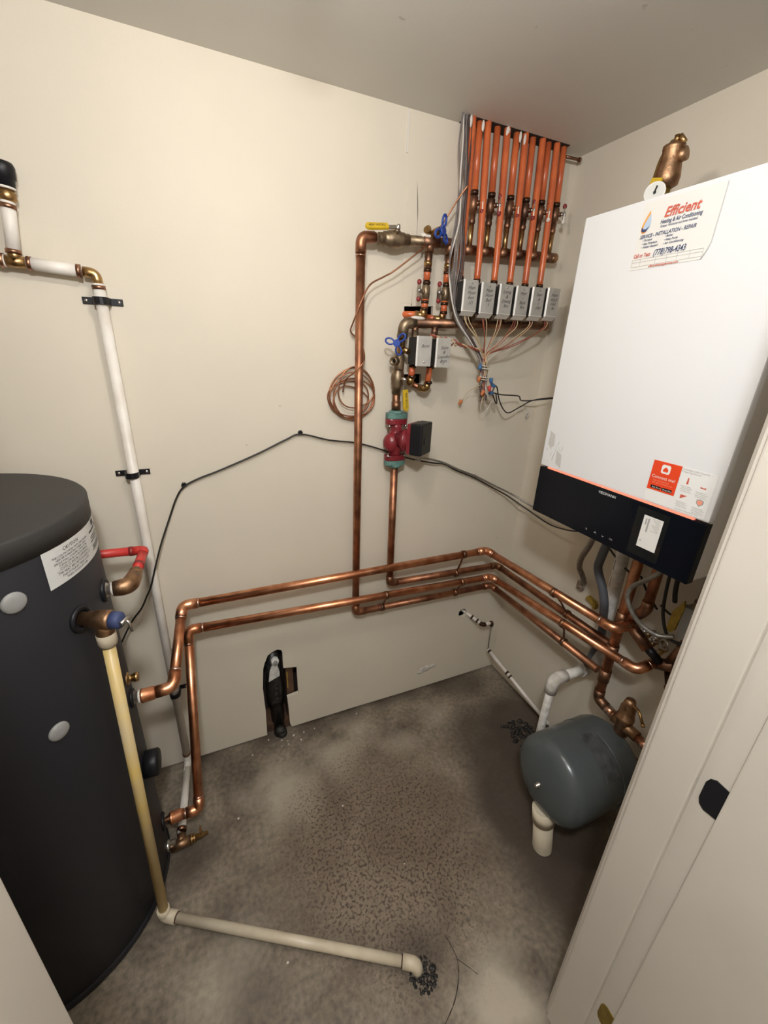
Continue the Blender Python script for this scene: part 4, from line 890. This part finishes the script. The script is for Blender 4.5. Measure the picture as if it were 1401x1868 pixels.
for i in range(16):
    x = random.choice([random.uniform(0.06, 0.30), random.uniform(-0.2, 0.6)]); y = YB - random.uniform(0.02, 0.07) if i < 12 else random.uniform(0.5, 1.0)
    if i >= 12: x = (-0.03, 0.42, 0.05, 0.30)[i - 12]
    s_ = random.uniform(0.0016, 0.0038)
    c_ = MB().sphere((x, y, s_ * 0.6), s_, 6, 4, 1.2, 1, 0.8).build('plaster_crumb', 'whitegrip', origin=(x, y, 0))
    tag(c_, 'tiny white plaster crumb on the concrete floor', 'crumb', 'plaster crumbs on the floor')

# ------------------------------------------------------------------ small white pipe out of the round wall hole
hp = thing('small_white_pipe', 'thin white pipe from a round wall hole running down along the right wall', 'pipe', (0.99, YB - 0.02, 0.36))
A = [V(0.985, YB + 0.05, 0.376), V(1.052, YB - 0.066, 0.334), V(1.106, YB - 0.062, 0.328), V(1.150, 1.240, 0.165), V(1.172, 0.86, 0.052)]
MB().cyl(A[0], A[1], 0.0078).build('pipe', 'white_pipe', hp)
MB().cyl(A[1], A[2], 0.0074).build('pipe', 'white_pipe', hp)
MB().cyl(A[2], V(1.112, YB - 0.058, 0.175), 0.0022, n=8).build('thin_tube', 'flex', hp)
MB().cyl(V(1.112, YB - 0.058, 0.175), A[4], 0.0078).build('pipe', 'white_pipe', hp)
dA = (A[1] - A[0]).normalized(); dB = (A[2] - A[1]).normalized(); dC = (A[4] - V(1.112, YB - 0.058, 0.175)).normalized()
for c_, d_ in ((A[0] + dA * 0.085, dA), (A[0] + dA * 0.112, dA), (A[1] - dA * 0.008, dA), (A[1] + dB * 0.010, dB), (A[2] - dB * 0.004, dB), (V(1.112, YB - 0.058, 0.175) + dC * 0.012, dC), (V(1.112, YB - 0.058, 0.175) + dC * 0.13, dC), (V(1.112, YB - 0.058, 0.175) + dC * 0.15, dC)):
    MB().cyl(c_ - d_ * 0.004, c_ + d_ * 0.004, 0.0098).build('black_ring', 'crimp', hp)
MB().tube(fillet([A[1] - dA * 0.014, A[1], A[1] + dB * 0.014], 0.01), 0.009, n=12).tube(fillet([A[2] - dB * 0.012, A[2], A[2] - V(0, 0, 0.016)], 0.01), 0.009, n=12).build('elbow', 'crimp', hp)

# ------------------------------------------------------------------ boiler
BX, BY0, BY1, BZ0, BZ1, BZM = 0.847, 0.402, 0.836, 1.046, 1.748, 1.179
bo = thing('wall_boiler', 'white wall-hung boiler with glossy black control panel', 'boiler', (1.02, 0.62, BZ0))
MB().span((BX + 0.012, BY0 + 0.002, BZ0 + 0.004), (1.190, BY1 - 0.002, BZ1 - 0.003)).build('casing', 'boilerside', bo, bevel=0.003)
fp = MB().span((BX, BY0, BZM), (BX + 0.02, BY1, BZ1)).build('front_panel', 'white', bo, bevel=0.003)
cp = MB().span((BX - 0.001, BY0 + 0.001, BZ0), (BX + 0.020, BY1 - 0.001, BZM - 0.004)).build('control_panel', 'glossblack', bo, bevel=0.002)
MB().span((BX - 0.0012, 0.428, BZM - 0.0034), (BX + 0.006, 0.808, BZM - 0.0002)).build('light_strip', 'led', bo)
MB().span((1.190, 0.45, 1.20), (XR, 0.79, 1.70)).build('wall_bracket', 'steel', bo)
U, W_ = V(0, -1, 0), V(0, 0, 1)
def F(y, z, k=0.0006): return V(BX - k, y, z)
lettering(cp, [('VIESMANN'[:3] + 'S' + 'SMANN', 0.0088, F(0.617, 1.1615, 0.0018), U, W_, 'CENTER', 0)], 'whiteink', 'logo')
lettering(cp, [('\u2261', 0.010, F(0.649, 1.061, 0.0018), U, W_, 'CENTER', 0), ('\u2303', 0.010, F(0.6235, 1.061, 0.0018), U, W_, 'CENTER', 0), ('OK', 0.0065, F(0.580, 1.064, 0.0018), U, W_, 'CENTER', 0)], 'greyink', 'touch_symbols')
MB().prism([(-0.628, 1.062), (-0.6235, 1.067), (-0.619, 1.062), (-0.6235, 1.065)], (BX - 0.0018, 0, 0), U, W_, -0.0002).prism([(-0.606, 1.067), (-0.602, 1.062), (-0.598, 1.067), (-0.602, 1.064)], (BX - 0.0018, 0, 0), U, W_, -0.0002).build('touch_symbols', 'greyink', cp)
MB().span((BX - 0.0016, 0.468, 1.058), (BX, 0.538, 1.166)).build('display_window', 'screen', cp)
wl = MB().span((BX - 0.0022, 0.478, 1.080), (BX - 0.0014, 0.5195, 1.152)).build('white_label', 'sticker', cp)
lm = MB()
for i in range(11): lm.span((BX - 0.0026, 0.4995 - 0.0022 * (i % 5), 1.148 - i * 0.0026), (BX - 0.0022, 0.482 + 0.001 * (i % 3), 1.1492 - i * 0.0026))
lm.build('fine_print', 'paleink', wl)
MB().span((BX - 0.0026, 0.5090, 1.117), (BX - 0.0022, 0.5055, 1.147)).span((BX - 0.0026, 0.514, 1.132), (BX - 0.0022, 0.5115, 1.146)).span((BX - 0.0026, 0.515, 1.094), (BX - 0.0022, 0.5125, 1.0965)).build('bold_print', 'greyink', wl)

# contractor sticker
st = MB().prism([(-0.693, 1.626), (-0.553, 1.627), (-0.546, 1.640), (-0.5425, 1.652), (-0.5415, 1.738), (-0.690, 1.742)], (BX - 0.0007, 0, 0), U, W_, -0.0005).build('contractor_sticker', 'sticker', bo)
tear = MB().tube([(BX - 0.001, 0.5415, 1.738), (BX - 0.0015, 0.5415, 1.70), (BX - 0.001, 0.5425, 1.652), (BX - 0.0018, 0.546, 1.640), (BX - 0.001, 0.553, 1.627)], 0.0008, n=5).build('curled_edge', 'paleink', st)
K = 0.0018
lettering(st, [('Efficient', 0.0225, F(0.6435, 1.7085, K), V(0, -0.90, 0), W_, 'LEFT', 0.25), ('Call or Text', 0.0095, F(0.689, 1.6475, K), V(0, -0.74, 0), W_, 'LEFT', 0.2), ('efficientheatingservices.com', 0.0052, F(0.622, 1.6275, K), U, W_, 'CENTER', 0.2)], 'redink', bold=0.022)
lettering(st, [('Heating & Air Conditioning', 0.0098, F(0.6475, 1.6985, K), V(0, -0.70, 0), V(0, 0, 1.0), 'LEFT', 0.15), ('Greater Vancouver and lower mainland', 0.0052, F(0.646, 1.6925, K), V(0, -0.82, 0), W_, 'LEFT', 0.15),
               ('SERVICE - INSTALLATION - REPAIR', 0.0088, F(0.6845, 1.6800, K), V(0, -0.80, 0), V(0, 0, 1.0), 'LEFT', 0.2), ('(778)798-4343', 0.0145, F(0.6475, 1.6465, K), V(0, -0.72, 0), V(0, 0, 1.0), 'LEFT', 0.2),
               ('\u2022 Furnace', 0.0052, F(0.677, 1.6745, K), U, W_, 'LEFT', 0.2), ('\u2022 Gas Fireplace', 0.0052, F(0.677, 1.6685, K), U, W_, 'LEFT', 0.2), ('\u2022 Water Heaters', 0.0052, F(0.677, 1.6625, K), U, W_, 'LEFT', 0.2),
               ('\u2022 Boiler', 0.0052, F(0.632, 1.6745, K), U, W_, 'LEFT', 0.2), ('\u2022 Heat Pump', 0.0052, F(0.632, 1.6685, K), U, W_, 'LEFT', 0.2), ('\u2022 Air Conditioning', 0.0052, F(0.632, 1.6625, K), U, W_, 'LEFT', 0.2)], 'blueink', bold=0.015)
gm = MB()
for z in (1.6440, 1.6390, 1.6315): gm.span((BX - 0.0016, 0.690, z), (BX - 0.0012, 0.552, z + 0.0003))
for y in (0.690, 0.672, 0.640, 0.618, 0.598, 0.575, 0.552): gm.span((BX - 0.0016, y, 1.6315), (BX - 0.0012, y - 0.0003, 1.6440))
gm.build('service_grid', 'paleink', st)
def drop(cx_, cz_, h, w_, sk=0.0, a0=0, a1=360):
    pts = []
    for i in range(22):
        t = math.radians(a0 + (a1 - a0) * i / 21); rr = w_ * math.sin(t) * (math.sin(t / 2) ** 1.2)
        pts.append((-(cx_ - rr - sk * (0.5 + 0.5 * math.cos(t))), cz_ + h * math.cos(t) * 0.5))
    return pts
MB().prism(drop(0.6800, 1.7075, 0.038, 0.0105, 0.006), (BX - 0.0013, 0, 0), U, W_, -0.0003).build('logo_flame', 'orangeink', st)
MB().prism(drop(0.6765, 1.706, 0.029, 0.0090, 0.005), (BX - 0.0017, 0, 0), U, W_, -0.0003).build('logo_drop', 'lightblueink', st)
MB().prism([(-0.6850, 1.7005), (-0.6805, 1.6960), (-0.6750, 1.6955), (-0.6690, 1.7000), (-0.6740, 1.6920), (-0.6800, 1.6905), (-0.6845, 1.6935)], (BX - 0.0021, 0, 0), U, W_, -0.0003).build('logo_swirl', 'blueink', st)

# connectivity sticker
cs = MB().span((BX - 0.0012, 0.476, 1.208), (BX - 0.0004, 0.5325, 1.2685)).build('red_sticker', 'connect', bo)
def rrect(cy_, cz_, hw, hh, r_, k=4):
    pts = []
    for (sx, sz, a0) in ((1, 1, 0), (-1, 1, 90), (-1, -1, 180), (1, -1, 270)):
        for i in range(k + 1):
            a = math.radians(a0 + 90 * i / k); pts.append((-cy_ + sx * (hw - r_) + r_ * math.cos(a), cz_ + sz * (hh - r_) + r_ * math.sin(a)))
    return pts
MB().prism(rrect(0.5045, 1.2545, 0.009, 0.009, 0.004), (BX - 0.0013, 0, 0), U, W_, -0.0003).build('logo_badge', 'whiteink', cs)
MB().prism([(-0.5095, 1.2495), (-0.4995, 1.2495), (-0.4995, 1.2545), (-0.5045, 1.2592), (-0.5095, 1.2545)], (BX - 0.0017, 0, 0), U, W_, -0.0003).build('house_mark', 'connect', cs)
lettering(cs, [('Connect me!', 0.0092, F(0.5045, 1.2335, 0.0016), U, W_, 'CENTER', 0)], 'whiteink')
lettering(cs, [('Scan and download', 0.0042, F(0.524, 1.2275, 0.0016), U, W_, 'LEFT', 0), ('the app to connect your', 0.0042, F(0.524, 1.2230, 0.0016), U, W_, 'LEFT', 0)], 'paleorange', 'fine_print')
MB().prism(rrect(0.515, 1.2145, 0.0105, 0.0032, 0.001, 2), (BX - 0.0013, 0, 0), U, W_, -0.0003).prism(rrect(0.492, 1.2145, 0.0105, 0.0032, 0.001, 2), (BX - 0.0013, 0, 0), U, W_, -0.0003).build('store_badge', 'black', cs)
lettering(cs, [('App Store', 0.0042, F(0.5135, 1.2131, 0.0018), U, W_, 'CENTER', 0), ('Google Play', 0.0038, F(0.491, 1.2131, 0.0018), U, W_, 'CENTER', 0)], 'whiteink', 'badge_text')
is_ = MB().prism([(-0.5325, 1.182), (-0.411, 1.182), (-0.411, 1.2685), (-0.4755, 1.2685), (-0.4755, 1.2075), (-0.5325, 1.2075)], (BX - 0.0002, 0, 0), U, W_, 0.0006).build('instruction_sticker', 'whiteink', bo)
lettering(is_, [('Connect Boiler to WiFi or Access The', 0.0042, F(0.474, 1.2635, 0.0012), V(0, -0.74, 0), W_, 'LEFT', 0), ('Complete Digital Ecosystem', 0.0042, F(0.474, 1.2590, 0.0012), V(0, -0.74, 0), W_, 'LEFT', 0), ('For more information visit', 0.0040, F(0.445, 1.1850, 0.0012), U, W_, 'CENTER', 0)], 'greyink')
ip = MB()
for (yc, zc) in ((0.458, 1.2325), (0.429, 1.2290), (0.458, 1.2010), (0.427, 1.1985)):
    for i in range(4): ip.span((BX - 0.0013, yc + 0.011 - 0.002 * (i % 2), zc - i * 0.0032), (BX - 0.0009, yc - 0.011 + 0.0025 * ((i + 1) % 2), zc - i * 0.0032 + 0.0012))
ip.build('fine_print', 'paleink', is_)
MB().prism([(-0.4605, 1.238), (-0.4565, 1.238), (-0.4575, 1.2505), (-0.4595, 1.2505)], (BX - 0.0010, 0, 0), U, W_, -0.0003).prism([(-0.464, 1.216), (-0.4515, 1.216), (-0.464, 1.2075)], (BX - 0.0010, 0, 0), U, W_, -0.0003).prism([(-0.434, 1.2375), (-0.424, 1.2375), (-0.424, 1.2405), (-0.4275, 1.2395), (-0.430, 1.2395), (-0.434, 1.2405)], (BX - 0.0010, 0, 0), U, W_, -0.0003).build('red_icon', 'redink', is_)
MB().prism([(-0.4335, 1.2155), (-0.427, 1.2175), (-0.4205, 1.2155), (-0.4205, 1.209), (-0.427, 1.2030), (-0.4335, 1.209)], (BX - 0.0010, 0, 0), U, W_, -0.0003).build('shield_icon', 'greyink', is_)
MB().prism([(-0.4315, 1.2140), (-0.427, 1.2155), (-0.4225, 1.2140), (-0.4225, 1.2095), (-0.427, 1.2055), (-0.4315, 1.2095)], (BX - 0.0014, 0, 0), U, W_, -0.0003).build('shield_inset', 'paleorange', is_)
# printed line drawings at the left edge
dg = MB().prism([(-0.821, 1.275), (-0.803, 1.266), (-0.801, 1.238), (-0.811, 1.230), (-0.822, 1.238)], (BX - 0.0005, 0, 0), U, W_, -0.0004).prism([(-0.789, 1.230), (-0.771, 1.220), (-0.767, 1.186), (-0.786, 1.195)], (BX - 0.0005, 0, 0), U, W_, -0.0004)
for (a, b) in (((0.786, 1.252), (0.788, 1.243)), ((0.771, 1.243), (0.772, 1.232)), ((0.821, 1.229), (0.823, 1.221)), ((0.814, 1.229), (0.806, 1.228)), ((0.806, 1.220), (0.808, 1.211)), ((0.790, 1.243), (0.800, 1.200)), ((0.786, 1.238), (0.776, 1.228))):
    dg.tube([(BX - 0.0006, a[0], a[1]), (BX - 0.0006, b[0], b[1])], 0.0007, n=4)
dg.build('printed_diagram', 'paleink', bo)
lettering(bo, [('EN', 0.005, F(0.829, 1.1935, 0.0006), U, W_, 'LEFT', 0), ('FR', 0.005, F(0.818, 1.1925, 0.0006), U, W_, 'LEFT', 0)], 'paleink', 'printed_text')

# relief valve with gauge on top of the boiler
RV = V(1.0, 0.776, BZ1)
rg = thing('boiler_relief_valve', 'tall brown relief valve with lever and pressure gauge on top of the boiler', 'valve', RV)
MB().cyl(RV - V(0, 0, 0.006), RV + V(0, 0, 0.075), 0.012).build('riser_pipe', 'olive', rg)
MB().lathe(RV + V(0, 0, 0.062), (0, 0, 1), [(0, 0.014), (0.006, 0.024), (0.020, 0.0255), (0.048, 0.0215), (0.068, 0.0205), (0.070, 0.0215), (0.076, 0.0215), (0.079, 0.016), (0.084, 0.007)], 20).cyl(RV + V(0, -0.012, 0.115), RV + V(0.004, -0.030, 0.118), 0.013, n=14).build('bell_body', 'bronze', rg)
MB().tube(fillet([RV + V(0.014, 0.026, 0.0), RV + V(0.014, 0.034, 0.055), RV + V(0.012, 0.022, 0.125), RV + V(0.006, 0.0, 0.142)], 0.03), 0.015, n=12).build('olive_backplate', 'olive', rg)
MB().cyl(RV + V(-0.002, -0.004, 0.142), RV + V(-0.002, -0.004, 0.155), 0.006, n=10).cyl(RV + V(-0.002, -0.010, 0.152), RV + V(0.0, -0.022, 0.138), 0.005, n=8).build('test_lever', 'brass', rg)
gc = RV + V(-0.030, -0.004, 0.046)
gd = V(-0.80, -0.45, 0.10).normalized()
MB().lathe(gc, gd, [(-0.006, 0.017), (0.010, 0.0205), (0.013, 0.0205), (0.013, 0.0185), (0.011, 0.0180)], 24).build('gauge_case', 'steelpaint', rg)
gf = MB().cyl(gc + gd * 0.0085, gc + gd * 0.0115, 0.0182, n=24).build('gauge_face', 'glassdial', rg)
gu, gv, _ = frame(gd)
MB().box(gc + gd * 0.0120 + V(0, 0, 0.003), (0.0012, 0.003, 0.018), Matrix.Rotation(0.3, 3, 'X')).cyl(gc + gd * 0.0115, gc + gd * 0.0130, 0.003, n=10).build('needle', 'black', gf)
MB().cyl(gc - gd * 0.006, RV + V(0, 0, 0.046), 0.006, n=10).build('gauge_stem', 'brass', rg)
MB().box(gc + V(0.002, 0.006, 0.026), (0.004, 0.026, 0.012), Matrix.Rotation(0.25, 3, 'X')).build('yellow_tag', 'yellow', rg)

# ------------------------------------------------------------------ piping under the boiler
cu1 = thing('boiler_copper_drop', 'thick brown copper pipe dropping from the boiler past the crossing runs', 'pipe', (1.085, 0.645, 0.43))
run(cu1, [(1.085, 0.648, BZ0 + 0.006), (1.083, 0.645, 0.432), (1.082, 0.570, 0.418)], 0.0142, 'copper_old', 'copper_dark', 0.026)
for z in (0.622, 0.526, 0.742): MB().cyl((1.0835, 0.646, z - 0.022), (1.0835, 0.646, z + 0.022), 0.0172).build('tee', 'copper_dark', cu1)
MB().cyl((1.0825, 0.612, 0.426), (1.082, 0.585, 0.421), 0.0158).build('solder_joint', 'solder', cu1)
cu2 = thing('boiler_copper_drop', 'second brown copper pipe under the boiler bending to the topmost run', 'pipe', (1.09, 0.60, 0.76))
run(cu2, [(1.095, 0.596, BZ0 + 0.006), (1.095, 0.594, 0.800), (1.088, 0.630, 0.745)], 0.0135, 'copper_old', 'copper_dark', 0.022)
MB().cyl((1.085, 0.618, 0.738), (1.098, 0.560, 0.692), 0.017).build('tee', 'copper_dark', cu2)
MB().cyl((1.098, 0.566, 0.697), (1.118, 0.530, 0.662), 0.0125).build('black_nipple', 'black', cu2)
pv = thing('white_vertical_pipe', 'grimy white plastic pipe dropping behind the brown copper under the boiler', 'pipe', (1.155, 0.735, 0.46))
MB().cyl((1.152, 0.742, BZ0 + 0.005), (1.152, 0.728, 0.47), 0.0195, n=18).build('pipe', 'grimy_pvc', pv)
pl_ = MB()
for z in (0.86, 0.80, 0.74, 0.62): pl_.box((1.1335, 0.7445 - (0.9 - z) * 0.02, z), (0.0008, 0.003, 0.034))
pl_.build('printed_marking', 'greyink', pv)
MB().box((1.125, 0.722, 0.575), (0.02, 0.034, 0.012)).build('pipe_clamp', 'dark', pv)
cd = thing('condensate_pipe', 'dirty white plastic elbow pipe running down behind the grey expansion tank', 'pipe', (1.02, 0.757, 0.43))
MB().cyl((1.160, 0.757, 0.432), (1.03, 0.757, 0.437), 0.0165, n=16).build('pipe', 'grimy_pvc', cd)
MB().tube(fillet([(1.055, 0.757, 0.436), (1.004, 0.757, 0.438), (1.000, 0.757, 0.385)], 0.036, 8), 0.0205, n=16).build('elbow', 'grimy_pvc', cd)
MB().cyl((1.152, 0.757, 0.432), (1.130, 0.757, 0.433), 0.0205, n=16).build('coupling', 'grimy_pvc', cd)
MB().cyl((1.000, 0.757, 0.40), (0.996, 0.757, 0.01), 0.0135, n=16).build('pipe', 'grimy_pvc', cd)
bk = MB()
for i in range(90): bk.sphere((1.08 + random.uniform(-0.06, 0.06), 0.89 + random.uniform(-0.07, 0.07), 0.002), random.uniform(0.003, 0.010), 7, 4, 1.3, 1.0, 0.6)
tag(bk.build('dark_debris', 'mud', origin=(1.06, 0.88, 0), kind='stuff'), 'wet black debris on the floor behind the expansion tank', 'debris')

hs = MB().tube(spline([(1.06, 0.738, BZ0 + 0.004), (1.06, 0.732, 0.98), (1.06, 0.742, 0.90), (1.06, 0.742, 0.86), (1.06, 0.712, 0.81), (1.065, 0.698, 0.765), (1.10, 0.712, 0.70), (1.13, 0.722, 0.62), (1.14, 0.735, 0.54), (1.145, 0.75, 0.46)], 6), 0.0125, n=14).build('grey_hose', 'hose', origin=(1.06, 0.738, 1.04))
tag(hs, 'dark grey rubber hose curving down from the boiler underside', 'hose')
fx = thing('flexible_conduit', 'silver flexible conduit curving from the boiler into the right wall', 'conduit', (1.12, 0.82, 0.9))
path = spline([(1.10, 0.800, BZ0 + 0.004), (1.10, 0.806, 0.96), (1.11, 0.828, 0.89), (1.125, 0.856, 0.83), (1.14, 0.866, 0.785), (1.16, 0.862, 0.750), (1.185, 0.87, 0.715), (XR - 0.002, 0.888, 0.695)], 10)
MB().tube(path, [0.0088 + 0.0010 * (i % 2) for i in range(len(path))], n=10).build('conduit', 'flex', fx)
MB().box((XR - 0.008, 0.888, 0.688), (0.016, 0.026, 0.030)).torus((XR - 0.014, 0.885, 0.680), (1, 0.3, 0.2), 0.010, 0.004, 14, 6).build('connector', 'steel', fx, bevel=0.003)
f2 = thing('flexible_conduit', 'grey flexible conduit making a wide loop below the boiler panel', 'conduit', (1.0, 0.55, 0.96))
path = spline([(1.02, 0.520, BZ0 + 0.004), (1.015, 0.535, 0.985), (1.0, 0.560, 0.940), (1.0, 0.592, 0.900), (1.0, 0.598, 0.865), (1.005, 0.580, 0.830), (1.02, 0.556, 0.800), (1.04, 0.52, 0.785), (1.06, 0.49, 0.795)], 10)
MB().tube(path, [0.0058 + 0.0008 * (i % 2) for i in range(len(path))], n=10).build('conduit', 'flex', f2)
for k, pts in enumerate(([(1.06, 0.528, BZ0 + 0.004), (1.06, 0.545, 0.98), (1.07, 0.548, 0.90), (1.08, 0.540, 0.82), (1.09, 0.515, 0.765), (1.10, 0.48, 0.765)], [(1.05, 0.520, BZ0 + 0.004), (1.055, 0.525, 0.98), (1.075, 0.530, 0.91), (1.09, 0.530, 0.87)],
                         [(1.06, 0.468, BZ0 + 0.004), (1.065, 0.462, 0.98), (1.07, 0.460, 0.90), (1.08, 0.448, 0.82), (1.09, 0.44, 0.74)])):
    c_ = MB().tube(spline(pts, 6), (0.0042, 0.0058, 0.0095)[k], n=8).build('boiler_cable', 'rubber', origin=pts[0])
    tag(c_, ['thin black cable drooping around the yellow gas lever', 'short black cable ending behind the yellow gas lever', 'thick black cable beside the door trim under the boiler'][k], 'cable', 'black cables under the boiler')
for k, (a, b) in enumerate((((1.13, 0.772, 0.905), (1.16, 0.690, 0.842)), ((1.12, 0.650, 0.875), (1.13, 0.585, 0.800)), ((1.14, 0.585, 0.812), (1.13, 0.525, 0.81)))):
    c_ = MB().tube(spline([a, V(a).lerp(V(b), 0.5) - V(0, 0, 0.006), b], 5), 0.0032, n=7).build('boiler_wire', 'rubber', origin=a)
    tag(c_, ['black wire stretched between the grey hose and the copper drop', 'black wire between the two copper drops', 'black wire just below the second copper drop'][k], 'cable', 'black wires under the boiler')

# gas valve with dull yellow lever
gv_ = thing('gas_valve', 'gas valve with dull yellow lever under the right end of the boiler', 'valve', (1.115, 0.508, 0.80))
MB().cyl((1.125, 0.482, BZ0 + 0.004), (1.128, 0.492, 0.66), 0.0135, n=14).build('gas_pipe', 'copper_dark', gv_)
MB().lathe((1.126, 0.488, 0.885), (0.01, 0.03, -1), [(0, 0.0165), (0.014, 0.0165), (0.022, 0.025), (0.055, 0.025), (0.063, 0.0175), (0.085, 0.0175)], 8).build('valve_body', 'greybrass', gv_)
MB().prism([(-0.532, 0.782), (-0.520, 0.778), (-0.511, 0.792), (-0.505, 0.862), (-0.511, 0.884), (-0.519, 0.864), (-0.530, 0.838)], (1.094, 0, 0), U, W_, -0.008).build('lever_grip', 'yellow_dull', gv_, bevel=0.002)
MB().box((1.108, 0.492, 0.822), (0.022, 0.034, 0.092), Matrix.Rotation(-0.12, 3, 'X')).build('tag_plate', 'greycap', gv_)
lw = thing('lower_return_tee', 'brown brass tee and pipe beside the door trim at the third run end', 'fitting', (1.13, 0.53, 0.65))
MB().cyl((1.130, 0.548, 0.642), (1.128, 0.492, 0.672), 0.0175).cyl((1.130, 0.510, 0.665), (1.130, 0.486, 0.755), 0.016).lathe((1.13, 0.50, 0.625), (-0.3, -0.4, -0.5), [(-0.03, 0.010), (0.02, 0.010), (0.02, 0.013), (0.032, 0.013)], 10).build('tee_body', 'copper_dark', lw)
MB().cyl((1.133, 0.497, 0.690), (1.133, 0.492, 0.735), 0.019, n=8).build('union_nut', 'greybrass', lw)
cl_ = thing('wing_valve_cluster', 'cluster of small chrome wing-handled taps on the right wall under the boiler', 'valve', (1.18, 0.585, 0.66))
for i, (y, z) in enumerate(((0.612, 0.682), (0.592, 0.662), (0.566, 0.652), (0.575, 0.684))):
    MB().cyl((XR - 0.001, y, z), (1.170, y, z), 0.007, n=10).lathe((1.176, y, z), (-1, 0, 0), [(0, 0.010), (0.008, 0.010), (0.010, 0.006)], 10).build('tap_body', 'brass', cl_)
    MB().torus((1.162, y + 0.006, z + 0.004), (1, 0.4, 0.3 * (i % 2)), 0.009, 0.0028, 14, 6).build('wing_handle', 'steel', cl_)
MB().torus((1.165, 0.556, 0.690), (1, -0.2, 0), 0.014, 0.004, 16, 6).build('wing_handle', 'steel', cl_)
kb = thing('black_bracket', 'black angled bracket below the boiler corner next to the door trim', 'bracket', (1.05, 0.43, 0.95))
MB().prism([(-0.435, 1.044), (-0.405, 1.044), (-0.405, 0.80), (-0.430, 0.86)], (1.02, 0, 0), U, W_, -0.10).build('plate', 'dark', kb)
oc = thing('orange_clip', 'small yellow-orange clip on the right wall above the topmost run', 'clip', (XR - 0.01, 0.83, 0.655))
MB().box((XR - 0.010, 0.832, 0.660), (0.02, 0.036, 0.012), Matrix.Rotation(0.3, 3, 'X')).box((XR - 0.012, 0.812, 0.650), (0.016, 0.012, 0.020)).build('clip_body', 'yellow_dull', oc, bevel=0.002)

# ------------------------------------------------------------------ fill valve and expansion tank
fv = thing('fill_valve', 'brown bronze fill valve with side lever above the grey expansion tank', 'valve', (1.08, 0.548, 0.42))
MB().lathe((1.08, 0.548, 0.378), (0, 0, 1), [(0, 0.014), (0.010, 0.0215), (0.055, 0.0225), (0.068, 0.0255), (0.076, 0.0255), (0.078, 0.0225), (0.110, 0.0215), (0.122, 0.017), (0.128, 0.0165), (0.140, 0.013), (0.142, 0)], 18).cyl((1.08, 0.580, 0.420), (1.08, 0.500, 0.420), 0.017).build('valve_body', 'bronze', fv)
MB().tube(fillet([(1.078, 0.540, 0.505), (1.072, 0.515, 0.512), (1.060, 0.490, 0.492)], 0.012), 0.0042, n=8).lathe((1.060, 0.490, 0.492), (-0.3, -0.6, -0.45), [(0, 0.0055), (0.009, 0.0055), (0.010, 0)], 8).build('lever', 'brass', fv)
op = thing('fill_valve_pipe', 'solder-stained copper pipe leaving the fill valve behind the door trim', 'pipe', (1.08, 0.50, 0.41))
run(op, [(1.08, 0.505, 0.420), (1.08, 0.40, 0.402), (1.08, 0.40, 0.275)], 0.0135, 'copper_old', 'copper_dark', 0.024, 'solder')
MB().cyl((1.08, 0.487, 0.417), (1.08, 0.465, 0.413), 0.0148).build('solder_patch', 'solder', op)
EX = V(0.800, 0.568, 0.276)
er, el = 0.126, 0.310
et = thing('expansion_tank', 'grey round-ended expansion tank lying horizontally above the floor', 'tank', (0.95, 0.568, 0.15))
prof = []
for i in range(9):
    t = (math.pi / 2) * i / 8; prof.append((0.052 - 0.052 * math.cos(t), er * math.sin(t) ** 0.85))
back = [(el - s, r_) for s, r_ in prof[::-1]]
MB().lathe(EX, (1, 0.003, -0.03), prof + [(el * 0.5, er)] + back, 56).build('shell', 'extank', et)
MB().torus(EX + V(el * 0.64, 0, -0.006), (1, 0.003, -0.03), er + 0.0003, 0.0018, 56, 6).build('weld_seam', 'extank', et)
MB().lathe(EX + V(0.003, 0, 0), (-1, 0, 0.03), [(0, 0.0085), (0.006, 0.0085), (0.008, 0.0065), (0.016, 0.006), (0.018, 0.004), (0.018, 0)], 12).build('air_valve', 'steel', et)
dm = MB(); vs = []
for i in range(13):
    a = math.radians(200 + 62 * i / 12)
    for x in (EX.x + 0.135, EX.x + 0.195):
        vs.append((x, EX.y + (er + 0.0007) * math.sin(math.radians(-(200 + 62 * i / 12) + 90)) * 0 + (er + 0.0009) * math.cos(a + 0.25), EX.z - 0.005 - (er + 0.0009) * math.sin(a + 0.25)))
dm.add(vs, [(2 * i, 2 * i + 1, 2 * i + 3, 2 * i + 2) for i in range(12)], True)
dm.build('worn_decal', 'dullblack', et)
MB().cyl((EX.x + el - 0.004, EX.y, EX.z - 0.008), (1.14, EX.y, EX.z - 0.01), 0.012).tube(fillet([(1.125, EX.y, EX.z - 0.01), (1.15, EX.y, EX.z - 0.01), (1.15, 0.47, EX.z - 0.01), (1.15, 0.40, 0.275), (1.09, 0.40, 0.275)], 0.02), 0.0125, n=12).build('tank_nipple', 'copper_old', et)
sdp = thing('pipe_stand', 'short thick white plastic pipe propping up the grey expansion tank', 'stand', (0.845, 0.545, 0))
MB().lathe((0.850, 0.540, 0.0), (-0.10, 0.10, 1), [(0, 0.026), (0, 0.030), (0.001, 0.030), (0.170, 0.030), (0.170, 0.026), (0.03, 0.026)], 28).build('pipe', 'cream_pipe', sdp)
MB().lathe((0.838, 0.552, 0.118), (-0.10, 0.10, 1), [(0, 0.0312), (0.0, 0.0335), (0.05, 0.0335), (0.05, 0.0312)], 28).build('collar', 'cream_pipe', sdp)
